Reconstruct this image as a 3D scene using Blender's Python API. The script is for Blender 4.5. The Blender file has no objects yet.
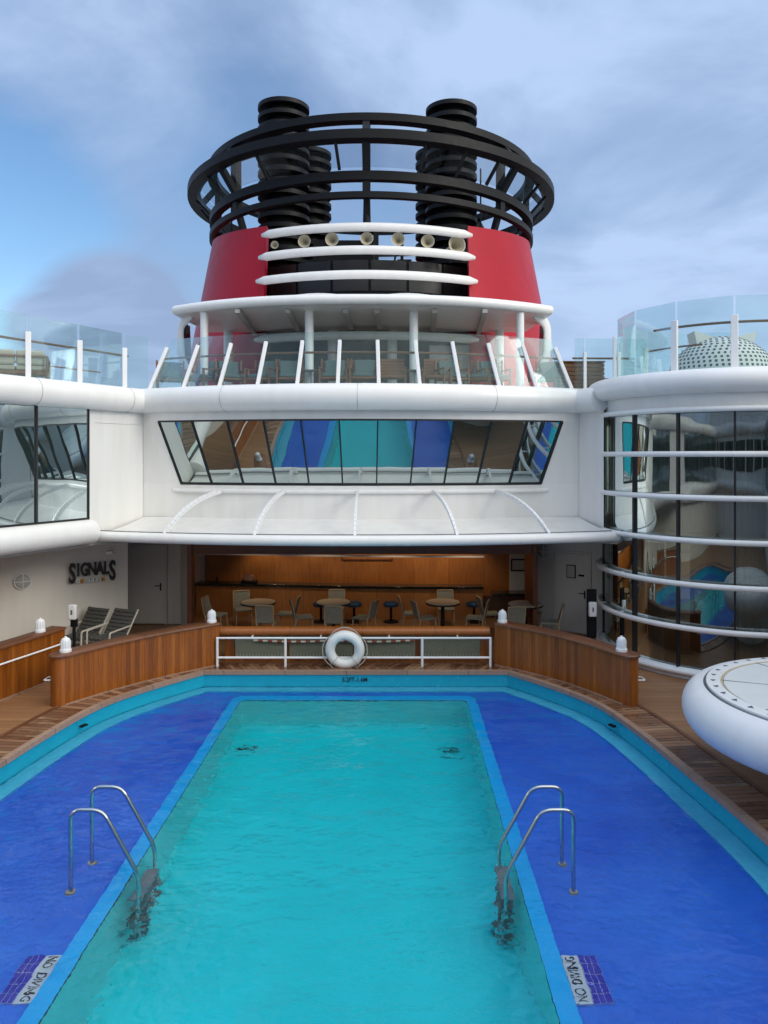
import bpy, math, random
from mathutils import Vector, Matrix
R = math.radians
random.seed(7)
S = bpy.context.scene
COL = S.collection

# ------------------------------------------------------------------ camera
cam_d = bpy.data.cameras.new('camera'); cam = bpy.data.objects.new('camera', cam_d); COL.objects.link(cam)
cam.location = (.83, 0, 4.6); cam.rotation_euler = (R(90), 0, 0)
cam_d.sensor_fit = 'VERTICAL'; cam_d.sensor_height = 36; cam_d.lens = 770/1024*36
cam_d.shift_y = -57/1024; cam_d.shift_x = -11/1024
cam_d.clip_start = .05; cam_d.clip_end = 20000
S.camera = cam
# ------------------------------------------------------------------ world
SUN_DIR = Vector((.80, -.52, .46)).normalized()
EL = math.asin(SUN_DIR.z); AZ = math.atan2(SUN_DIR.x, SUN_DIR.y)
W = bpy.data.worlds.new('World'); S.world = W; W.use_nodes = True
def world_nodes():
    nt = W.node_tree; N = nt.nodes; L = nt.links; N.clear()
    out = N.new('ShaderNodeOutputWorld')
    sky = N.new('ShaderNodeTexSky'); sky.sky_type = 'NISHITA'; sky.sun_disc = False
    sky.sun_elevation = EL; sky.sun_rotation = AZ; sky.air_density = 1.0; sky.dust_density = .6; sky.ozone_density = 2.2
    bg1 = N.new('ShaderNodeBackground'); bg1.inputs[1].default_value = .145
    hs = N.new('ShaderNodeHueSaturation'); hs.inputs['Saturation'].default_value = 1.15; L.new(sky.outputs[0], hs.inputs['Color']); L.new(hs.outputs[0], bg1.inputs[0])
    tc = N.new('ShaderNodeTexCoord')
    sp = N.new('ShaderNodeSeparateXYZ'); L.new(tc.outputs['Generated'], sp.inputs[0])
    def M(op, a, b=None, c=None, clamp=False):
        n = N.new('ShaderNodeMath'); n.operation = op; n.use_clamp = clamp
        for i, x in enumerate((a, b, c)):
            if x is None: continue
            if isinstance(x, (int, float)): n.inputs[i].default_value = x
            else: L.new(x, n.inputs[i])
        return n.outputs[0]
    # clouds lie on a flat layer: direction divided by its height
    zz = M('ADD', M('MAXIMUM', sp.outputs[2], 0), .22)
    cx = M('DIVIDE', sp.outputs[0], zz); cy = M('DIVIDE', sp.outputs[1], zz)
    cb = N.new('ShaderNodeCombineXYZ'); L.new(cx, cb.inputs[0]); L.new(cy, cb.inputs[1]); cb.inputs[2].default_value = 3.1
    n1 = N.new('ShaderNodeTexNoise'); n1.inputs['Scale'].default_value = 1.35; n1.inputs['Detail'].default_value = 9
    n1.inputs['Roughness'].default_value = .56; n1.inputs['Distortion'].default_value = .35
    n2 = N.new('ShaderNodeTexNoise'); n2.inputs['Scale'].default_value = .55; n2.inputs['Detail'].default_value = 4
    n2.inputs['Roughness'].default_value = .5
    L.new(cb.outputs[0], n1.inputs[0]); L.new(cb.outputs[0], n2.inputs[0])
    def blob(d, r0, r1):                              # 1 inside an angular blob around direction d
        v = N.new('ShaderNodeVectorMath'); v.operation = 'DOT_PRODUCT'
        L.new(tc.outputs['Generated'], v.inputs[0]); v.inputs[1].default_value = Vector(d).normalized()
        mr = N.new('ShaderNodeMapRange'); mr.interpolation_type = 'SMOOTHSTEP'
        mr.inputs[1].default_value = math.cos(R(r0)); mr.inputs[2].default_value = math.cos(R(r1))
        L.new(v.outputs['Value'], mr.inputs[0]); return mr.outputs[0]
    hole = blob((-.54, 1, .27), 11, 0)               # clear patch low on the left
    wisp = blob((-.34, 1, .52), 16, 4)               # thinner, brighter veil up left
    bank = blob((-.38, 1, .15), 7, 1)               # low cloud bank under the clear patch
    nn = M('ADD', M('MULTIPLY', n1.outputs[0], .6), M('MULTIPLY', n2.outputs[0], .4))
    cover = M('ADD', M('MULTIPLY', M('SUBTRACT', nn, .40), 3.4), .55)
    cover = M('ADD', cover, M('MULTIPLY', hole, -1.0))
    cover = M('ADD', cover, M('MULTIPLY', wisp, -.40))
    cover = M('ADD', cover, M('MULTIPLY', bank, M('ADD', M('MULTIPLY', n1.outputs[0], 6.5), -1.2)), None, True)
    cover = M('MINIMUM', M('MAXIMUM', cover, .04), .95)
    # cloud light: brighter toward the sun and overhead, grey-lavender away from it
    tone = N.new('ShaderNodeMix'); tone.data_type = 'RGBA'
    tone.inputs[6].default_value = (.275, .37, .57, 1); tone.inputs[7].default_value = (.45, .59, .84, 1)
    right = blob((.55, 1, .45), 38, 4)
    L.new(M('ADD', M('ADD', M('MULTIPLY', M('SUBTRACT', n1.outputs[0], .46), 3.6), .06), M('MULTIPLY', right, .62), None, True), tone.inputs[0])
    warm = N.new('ShaderNodeMix'); warm.data_type = 'RGBA'
    L.new(tone.outputs[2], warm.inputs[6]); warm.inputs[7].default_value = (1.25, 1.20, 1.08, 1)
    v = N.new('ShaderNodeVectorMath'); v.operation = 'DOT_PRODUCT'
    L.new(tc.outputs['Generated'], v.inputs[0]); v.inputs[1].default_value = Vector((SUN_DIR.x, SUN_DIR.y, .35)).normalized()
    mr = N.new('ShaderNodeMapRange'); mr.interpolation_type = 'SMOOTHSTEP'
    mr.inputs[1].default_value = .05; mr.inputs[2].default_value = .95
    L.new(v.outputs['Value'], mr.inputs[0]); L.new(mr.outputs[0], warm.inputs[0])
    zen = N.new('ShaderNodeMapRange'); zen.interpolation_type = 'SMOOTHSTEP'; L.new(sp.outputs[2], zen.inputs[0])
    zen.inputs[1].default_value = .48; zen.inputs[2].default_value = .95; zen.inputs[3].default_value = 1.0; zen.inputs[4].default_value = 2.3   # overcast layer is brightest overhead
    bg2 = N.new('ShaderNodeBackground'); L.new(zen.outputs[0], bg2.inputs[1])
    L.new(warm.outputs[2], bg2.inputs[0])
    mx = N.new('ShaderNodeMixShader'); L.new(cover, mx.inputs[0]); L.new(bg1.outputs[0], mx.inputs[1]); L.new(bg2.outputs[0], mx.inputs[2])
    L.new(mx.outputs[0], out.inputs[0])
world_nodes()
sun_d = bpy.data.lights.new('sun', 'SUN'); sun_d.energy = 1.0; sun_d.angle = R(22); sun_d.color = (1, .96, .90)
sun = bpy.data.objects.new('sun', sun_d); COL.objects.link(sun)
sun.rotation_euler = SUN_DIR.to_track_quat('Z', 'Y').to_euler(); sun.location = (10, -10, 30)
S.view_settings.view_transform = 'Standard'; S.view_settings.look = 'None'
S.view_settings.exposure = 0.2; S.view_settings.gamma = 1.0
S.render.engine = 'CYCLES'
S.cycles.max_bounces = 10; S.cycles.transparent_max_bounces = 16; S.cycles.glossy_bounces = 5; S.cycles.transmission_bounces = 8

# ------------------------------------------------------------------ materials
def nodes(name):
    m = bpy.data.materials.new(name); m.use_nodes = True
    nt = m.node_tree; return m, nt, nt.nodes['Principled BSDF'], nt.nodes['Material Output']
def mth(nt, op, a, b=None, clamp=False):
    n = nt.nodes.new('ShaderNodeMath'); n.operation = op; n.use_clamp = clamp
    for i, x in enumerate((a, b)):
        if x is None: continue
        if isinstance(x, (int, float)): n.inputs[i].default_value = x
        else: nt.links.new(x, n.inputs[i])
    return n.outputs[0]
def mixc(nt, f, a, b):
    n = nt.nodes.new('ShaderNodeMix'); n.data_type = 'RGBA'
    for i, x in ((0, f), (6, a), (7, b)):
        if isinstance(x, (int, float)): n.inputs[i].default_value = x
        elif isinstance(x, tuple): n.inputs[i].default_value = (*x, 1) if len(x) == 3 else x
        else: nt.links.new(x, n.inputs[i])
    return n.outputs[2]
def noise(nt, vec, scale, detail=3, rough=.5, stretch=None):
    n = nt.nodes.new('ShaderNodeTexNoise'); n.inputs['Scale'].default_value = scale
    n.inputs['Detail'].default_value = detail; n.inputs['Roughness'].default_value = rough
    if stretch:
        mp = nt.nodes.new('ShaderNodeMapping'); mp.inputs['Scale'].default_value = stretch
        nt.links.new(vec, mp.inputs[0]); vec = mp.outputs[0]
    nt.links.new(vec, n.inputs[0]); return n.outputs[0]
def coords(nt, kind='Object'):
    t = nt.nodes.new('ShaderNodeTexCoord'); return t.outputs[kind]
def bump(nt, b, h, s, d=.01):
    n = nt.nodes.new('ShaderNodeBump'); n.inputs['Strength'].default_value = s; n.inputs['Distance'].default_value = d
    nt.links.new(h, n.inputs['Height']); nt.links.new(n.outputs[0], b.inputs['Normal']); return n
def plain(name, c, rough=.5, metal=0, var=.08, scale=4, coat=0, bmp=0, bscale=30, spec=.5):
    m, nt, b, o = nodes(name); v = coords(nt); b.inputs['Specular IOR Level'].default_value = spec
    f = noise(nt, v, scale, 4)
    lo = tuple(x*(1-var) for x in c); hi = tuple(min(1, x*(1+var)) for x in c)
    nt.links.new(mixc(nt, f, lo, hi), b.inputs['Base Color'])
    b.inputs['Roughness'].default_value = rough; b.inputs['Metallic'].default_value = metal
    b.inputs['Coat Weight'].default_value = coat; b.inputs['Coat Roughness'].default_value = .12
    rr = mth(nt, 'ADD', mth(nt, 'MULTIPLY', noise(nt, v, scale*3, 3), .16), rough-.08)
    nt.links.new(rr, b.inputs['Roughness'])
    if bmp: bump(nt, b, noise(nt, v, bscale, 4), bmp)
    return m
def white_paint(name, c, grime=.12, rough=.38):
    m, nt, b, o = nodes(name); v = coords(nt)
    st = noise(nt, v, 1.0, 6, .6, (3.0, 3.0, .35))       # faint vertical run marks
    bl = noise(nt, v, .8, 3)
    f = mth(nt, 'ADD', mth(nt, 'MULTIPLY', mth(nt, 'SUBTRACT', st, .5), 2.2), mth(nt, 'MULTIPLY', bl, .5), True)
    lo = (c[0]*(1-grime), c[1]*(1-grime*1.15), c[2]*(1-grime*1.4))
    nt.links.new(mixc(nt, f, c, lo), b.inputs['Base Color'])
    b.inputs['Roughness'].default_value = rough
    bump(nt, b, noise(nt, v, 1.3, 3), .10, .06)
    return m
def planks(name, cols, width, grain=1.0, rough=.3, coat=.3, seam=(.02, .012, .008), seam_w=.05, uv=True, swap=False, wet=False, fade=None):
    """boards side by side along uv.x (or object x), each with its own tone and a grain along its length"""
    m, nt, b, o = nodes(name); v = coords(nt, 'UV' if uv else 'Object')
    sp = nt.nodes.new('ShaderNodeSeparateXYZ'); nt.links.new(v, sp.inputs[0])
    a, l = (sp.outputs[1], sp.outputs[0]) if swap else (sp.outputs[0], sp.outputs[1])
    k = mth(nt, 'DIVIDE', a, width); fl = mth(nt, 'FLOOR', k); fr = mth(nt, 'FRACT', k)
    wn = nt.nodes.new('ShaderNodeTexWhiteNoise'); wn.noise_dimensions = '1D'; nt.links.new(fl, wn.inputs['W'])
    cr = nt.nodes.new('ShaderNodeValToRGB'); cr.color_ramp.interpolation = 'LINEAR'
    cr.color_ramp.elements[0].color = (*cols[0], 1); cr.color_ramp.elements[1].color = (*cols[-1], 1)
    for i, c in enumerate(cols[1:-1]):
        e = cr.color_ramp.elements.new((i+1)/(len(cols)-1)); e.color = (*c, 1)
    nt.links.new(wn.outputs['Value'], cr.inputs[0])
    cb = nt.nodes.new('ShaderNodeCombineXYZ'); nt.links.new(mth(nt, 'MULTIPLY', a, 34), cb.inputs[0]); nt.links.new(mth(nt, 'MULTIPLY', l, 2.2), cb.inputs[1])
    nt.links.new(mth(nt, 'MULTIPLY', wn.outputs['Value'], 31), cb.inputs[2])
    g = noise(nt, cb.outputs[0], 1.0, 6, .62)
    dark = mixc(nt, 1.0, (1, 1, 1), (1, 1, 1))
    hs = nt.nodes.new('ShaderNodeHueSaturation'); nt.links.new(cr.outputs[0], hs.inputs['Color'])
    nt.links.new(mth(nt, 'ADD', mth(nt, 'MULTIPLY', mth(nt, 'SUBTRACT', g, .5), grain*1.6), 1), hs.inputs['Value'])
    c = hs.outputs[0]
    big = noise(nt, coords(nt), .9, 4, .6)
    if wet:                                              # damp patches: darker boards with a film of water
        wm = nt.nodes.new('ShaderNodeMapRange'); wm.inputs[1].default_value = .47; wm.inputs[2].default_value = .56
        w2 = mth(nt, 'ADD', mth(nt, 'MULTIPLY', big, .75), mth(nt, 'MULTIPLY', wn.outputs['Value'], .25))
        nt.links.new(w2, wm.inputs[0])
        c = mixc(nt, wm.outputs[0], c, mixc(nt, .62, c, (.07, .022, .012)))
        nt.links.new(mth(nt, 'SUBTRACT', rough, mth(nt, 'MULTIPLY', wm.outputs[0], rough-.10)), b.inputs['Roughness'])
    else:
        b.inputs['Roughness'].default_value = rough
    if fade: c = mixc(nt, mth(nt, 'MULTIPLY', mth(nt, 'SUBTRACT', big, .35), 1.6, True), c, fade)
    sm = mth(nt, 'LESS_THAN', mth(nt, 'ABSOLUTE', mth(nt, 'SUBTRACT', fr, .5)), .5-seam_w)
    c = mixc(nt, sm, seam, c)
    nt.links.new(c, b.inputs['Base Color'])
    b.inputs['Coat Weight'].default_value = coat; b.inputs['Coat Roughness'].default_value = .18
    h = mth(nt, 'ADD', mth(nt, 'MULTIPLY', sm, .8), mth(nt, 'MULTIPLY', g, .3))
    bump(nt, b, h, .35, .006)
    return m
def balustrade_glass(name, tint=(.88, .945, .94), refl=.0, fm=.36, film=.06):
    m, nt, b, o = nodes(name); nt.nodes.remove(b)
    tr = nt.nodes.new('ShaderNodeBsdfTransparent'); tr.inputs[0].default_value = (*tint, 1)
    gl = nt.nodes.new('ShaderNodeBsdfGlossy'); gl.inputs['Roughness'].default_value = .02; gl.inputs[0].default_value = (.9, .97, 1, 1)
    df = nt.nodes.new('ShaderNodeBsdfDiffuse'); df.inputs[0].default_value = (.62, .78, .80, 1)
    fr = nt.nodes.new('ShaderNodeFresnel'); fr.inputs[0].default_value = 1.5
    m1 = nt.nodes.new('ShaderNodeMixShader'); nt.links.new(mth(nt, 'ADD', mth(nt, 'MULTIPLY', fr.outputs[0], fm), refl*.4, True), m1.inputs[0])
    nt.links.new(tr.outputs[0], m1.inputs[1]); nt.links.new(gl.outputs[0], m1.inputs[2])
    m2 = nt.nodes.new('ShaderNodeMixShader')                # salt film on the pane
    nt.links.new(mth(nt, 'MULTIPLY', noise(nt, coords(nt), 1.4, 5, .6), film), m2.inputs[0])
    nt.links.new(m1.outputs[0], m2.inputs[1]); nt.links.new(df.outputs[0], m2.inputs[2])
    nt.links.new(m2.outputs[0], o.inputs[0]); return m
def window_glass(name, see=0.0, fm=.9, spec=.5, tint=(.30, .38, .38), body=(.012, .018, .018), refl=.38, warp=.008, rtint=(.86, .96, .95)):
    m, nt, b, o = nodes(name); v = coords(nt)
    b.inputs['Base Color'].default_value = (*body, 1); b.inputs['Roughness'].default_value = .15; b.inputs['Specular IOR Level'].default_value = spec
    gl = nt.nodes.new('ShaderNodeBsdfGlossy'); gl.inputs['Roughness'].default_value = .012; gl.inputs[0].default_value = (*rtint, 1)
    bp = nt.nodes.new('ShaderNodeBump'); bp.inputs['Strength'].default_value = warp; bp.inputs['Distance'].default_value = .5
    nt.links.new(noise(nt, v, 1.1, 1), bp.inputs['Height']); nt.links.new(bp.outputs[0], gl.inputs['Normal'])
    base = b.outputs[0]
    if see:
        tr = nt.nodes.new('ShaderNodeBsdfTransparent'); tr.inputs[0].default_value = (*tint, 1)
        ms = nt.nodes.new('ShaderNodeMixShader'); ms.inputs[0].default_value = see
        nt.links.new(b.outputs[0], ms.inputs[1]); nt.links.new(tr.outputs[0], ms.inputs[2]); base = ms.outputs[0]
    fr = nt.nodes.new('ShaderNodeFresnel'); fr.inputs[0].default_value = 1.5
    mx = nt.nodes.new('ShaderNodeMixShader'); nt.links.new(mth(nt, 'ADD', mth(nt, 'MULTIPLY', fr.outputs[0], fm), refl, True), mx.inputs[0])
    nt.links.new(base, mx.inputs[1]); nt.links.new(gl.outputs[0], mx.inputs[2]); nt.links.new(mx.outputs[0], o.inputs[0])
    return m
def water_mat():
    m, nt, b, o = nodes('pool_water'); nt.nodes.remove(b); v = coords(nt)
    n1 = noise(nt, v, 1.25, 3, .5, (1.0, 1.25, 1)); n2 = noise(nt, v, 5.0, 3, .5, (1.0, 1.2, 1)); n3 = noise(nt, v, .45, 2)
    h = mth(nt, 'ADD', mth(nt, 'MULTIPLY', n1, .7), mth(nt, 'MULTIPLY', n2, mth(nt, 'MULTIPLY', n3, .26)))
    bp = nt.nodes.new('ShaderNodeBump'); bp.inputs['Strength'].default_value = .6; bp.inputs['Distance'].default_value = .29
    nt.links.new(h, bp.inputs['Height'])
    rf = nt.nodes.new('ShaderNodeBsdfRefraction'); rf.inputs['IOR'].default_value = 1.33; rf.inputs['Roughness'].default_value = 0
    rf.inputs[0].default_value = (.96, .99, 1, 1)
    tr = nt.nodes.new('ShaderNodeBsdfTransparent'); tr.inputs[0].default_value = (.96, .99, 1, 1)
    gl = nt.nodes.new('ShaderNodeBsdfGlossy'); gl.inputs['Roughness'].default_value = .03
    fr = nt.nodes.new('ShaderNodeFresnel'); fr.inputs[0].default_value = 1.33
    for n in (rf, gl, fr): nt.links.new(bp.outputs[0], n.inputs['Normal'])
    m0 = nt.nodes.new('ShaderNodeMixShader'); m0.inputs[0].default_value = WATER_REFRACT
    nt.links.new(tr.outputs[0], m0.inputs[1]); nt.links.new(rf.outputs[0], m0.inputs[2])
    m1 = nt.nodes.new('ShaderNodeMixShader'); nt.links.new(fr.outputs[0], m1.inputs[0])
    nt.links.new(m0.outputs[0], m1.inputs[1]); nt.links.new(gl.outputs[0], m1.inputs[2]); nt.links.new(m1.outputs[0], o.inputs[0])
    return m
WATER_REFRACT = 1.0
M_ = {}
M_['white'] = white_paint('white_hull_paint', (.80, .80, .78), .10)
M_['white_tube'] = white_paint('white_bumper_paint', (.82, .82, .81), .07, .3)
M_['white_metal'] = plain('white_powder_coat', (.80, .81, .82), .32, var=.03)
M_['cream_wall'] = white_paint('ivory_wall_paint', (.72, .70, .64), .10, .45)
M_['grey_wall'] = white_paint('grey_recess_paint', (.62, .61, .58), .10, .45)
M_['soffit'] = plain('soffit_grey', (.45, .44, .42), .6)
M_['deck_coat'] = plain('beige_deck_coating', (.46, .43, .38), .7, var=.1)
M_['red'] = plain('crimson_funnel_paint', (.38, .005, .020), .42, var=.12, scale=.8, coat=.0, spec=.22)
M_['black'] = plain('matt_black_paint', (.006, .007, .009), .5, var=.3, scale=2, spec=.22)
M_['black_metal'] = plain('black_frame', (.012, .013, .015), .35, var=.2)
M_['steel'] = plain('brushed_steel', (.46, .50, .52), .20, metal=1, var=.12, scale=9)
M_['steel_dull'] = plain('dull_steel', (.30, .31, .31), .4, metal=1, var=.2, scale=9)
M_['teal_tile'] = plain('teal_pool_wall', (.01, .36, .52), .25, var=.12, scale=3)
M_['cyan_ledge'] = plain('cyan_ledge', (.12, .66, .86), .3, var=.08, scale=3)
M_['deep_wall'] = plain('aqua_deep_wall', (.14, .78, .78), .35, var=.15, scale=2)
M_['deep_floor'] = plain('aqua_deep_floor', (.0, .76, .83), .4, var=.10, scale=1.6)  # pale mottling in the colour stands in for glints on the water
M_['lip'] = plain('azure_lip', (.0, .50, 1.0), .3, var=.02, scale=3)
M_['grout'] = plain('dark_joint', (.01, .06, .09), .6)
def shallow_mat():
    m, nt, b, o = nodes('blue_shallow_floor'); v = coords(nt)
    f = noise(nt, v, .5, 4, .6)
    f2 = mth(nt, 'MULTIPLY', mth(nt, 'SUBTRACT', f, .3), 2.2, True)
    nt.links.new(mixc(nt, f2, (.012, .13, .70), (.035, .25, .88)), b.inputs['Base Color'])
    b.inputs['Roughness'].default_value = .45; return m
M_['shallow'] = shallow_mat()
M_['water'] = water_mat()
WOOD = [(.19, .052, .005), (.29, .086, .008), (.235, .066, .006), (.35, .112, .012), (.16, .042, .004)]
M_['staves'] = planks('varnished_staves', WOOD, .105, .9, .42, .06, seam=(.10, .028, .008), seam_w=.03)
M_['cap_wood'] = planks('brown_cap_rail', [(.13, .05, .022), (.17, .066, .028)], .9, .7, .4, .12, seam_w=.004)
M_['beam_wood'] = planks('orange_beam', [(.30, .095, .018), (.36, .115, .022)], 1.6, .6, .4, .15, seam_w=.003)
M_['coping'] = planks('teak_coping', [(.30, .15, .075), (.17, .075, .035), (.38, .22, .12), (.22, .10, .05), (.31, .17, .09)], .115, .8, .5, .0, seam=(.015, .01, .008), seam_w=.06, wet=True)
M_['edge_wood'] = planks('teak_edge', [(.30, .19, .13), (.36, .24, .17)], 1.3, .6, .5, 0, seam_w=.004)
M_['deck'] = planks('teak_deck', [(.30, .15, .065), (.25, .12, .052), (.34, .18, .08)], .085, .5, .45, .05, seam=(.05, .025, .014), seam_w=.035, uv=False, swap=True)
M_['bar_wood'] = planks('bar_panelling', [(.36, .15, .04), (.33, .13, .035), (.40, .17, .05)], 1.05, .7, .3, .3, seam_w=.004, seam=(.07, .03, .01))
M_['brown_frame'] = plain('brown_frame', (.14, .045, .02), .4, var=.15)
M_['counter'] = plain('black_stone', (.010, .016, .016), .16, var=.3, scale=20)
M_['glass'] = balustrade_glass('balustrade_glass')
M_['wind_glass'] = balustrade_glass('funnel_screen_glass', (.72, .76, .80), .0, .08, .02)
M_['win'] = window_glass('reflective_window', refl=.44, body=(.02, .035, .035), rtint=(.82, .93, .92))
M_['win_tower'] = window_glass('tower_window', see=.8, refl=.19, warp=.014, tint=(.36, .42, .40))
M_['win_dark'] = window_glass('dark_window', fm=.55, spec=.0, refl=.0, body=(.012, .02, .026))
M_['weave'] = plain('grey_weave', (.26, .26, .22), .75, var=.25, scale=22, bmp=.5, bscale=60)
M_['weave_dark'] = plain('charcoal_weave', (.085, .085, .078), .75, var=.4, scale=26, bmp=.5, bscale=60)
M_['ash'] = plain('pale_ash_wood', (.50, .36, .22), .45, var=.15, scale=8)
M_['table'] = plain('beige_laminate', (.46, .41, .33), .35, var=.06)
M_['blue_seat'] = plain('navy_leatherette', (.006, .05, .12), .4)
M_['lantern'] = plain('white_plastic', (.80, .82, .84), .28, var=.03)
M_['buoy'] = plain('white_foam_ring', (.80, .82, .80), .45, var=.05)
M_['rope'] = plain('grey_rope', (.45, .44, .40), .8, var=.2, scale=30)
M_['canvas'] = plain('sage_net', (.15, .165, .12), .8, var=.35, scale=30, bmp=.4, bscale=60)
M_['cushion'] = plain('pale_mint_cushion', (.09, .14, .145), .8, var=.12)
M_['beige_cushion'] = plain('beige_cushion', (.42, .37, .30), .8, var=.1)
M_['teak_furn'] = plain('teak_furniture', (.20, .085, .038), .5, var=.2, scale=7)
M_['horn'] = plain('ivory_horn', (.62, .58, .46), .4, var=.08)
M_['horn_in'] = plain('horn_throat', (.42, .38, .28), .6, var=.2)
M_['sign_black'] = plain('sign_black', (.012, .008, .008), .4)
M_['sign_red'] = plain('sign_edge', (.30, .27, .25), .5)
M_['yellow'] = plain('flag_yellow', (.55, .28, .02), .5)
M_['tile_white'] = plain('white_tile', (.66, .72, .72), .3, var=.06, scale=8)
M_['tile_purple'] = plain('violet_tile', (.03, .025, .42), .3, var=.3, scale=14)
M_['tile_line'] = plain('pale_grout', (.45, .50, .80), .5)
M_['ink'] = plain('black_ink', (.01, .01, .02), .5)
M_['perf'] = plain('perforated_shell', (.62, .63, .60), .45, var=.04)
M_['hole'] = plain('shell_hole', (.05, .06, .06), .7)
M_['disc_top'] = plain('disc_cream', (.74, .76, .72), .4, var=.05)
M_['disc_ring'] = plain('disc_ring_white', (.80, .80, .78), .4, var=.05)
M_['seal'] = plain('old_sealant', (.50, .42, .28), .6, var=.2, scale=6)
M_['paper'] = plain('notice_paper', (.45, .45, .43), .5, var=.1, scale=30)
M_['curtain'] = plain('ivory_curtain', (.40, .37, .31), .8, var=.06)
M_['candy_w'] = plain('candy_white', (.5, .47, .40), .5); M_['candy_r'] = plain('candy_red', (.20, .04, .02), .5)
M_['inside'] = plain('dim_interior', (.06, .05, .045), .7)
def sea_mat():
    m, nt, b, o = nodes('sea_surface'); v = coords(nt)
    b.inputs['Base Color'].default_value = (.012, .035, .05, 1); b.inputs['Roughness'].default_value = .18
    bump(nt, b, noise(nt, v, .12, 6, .6), .5, 1.5); return m
M_['sea'] = sea_mat()

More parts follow.
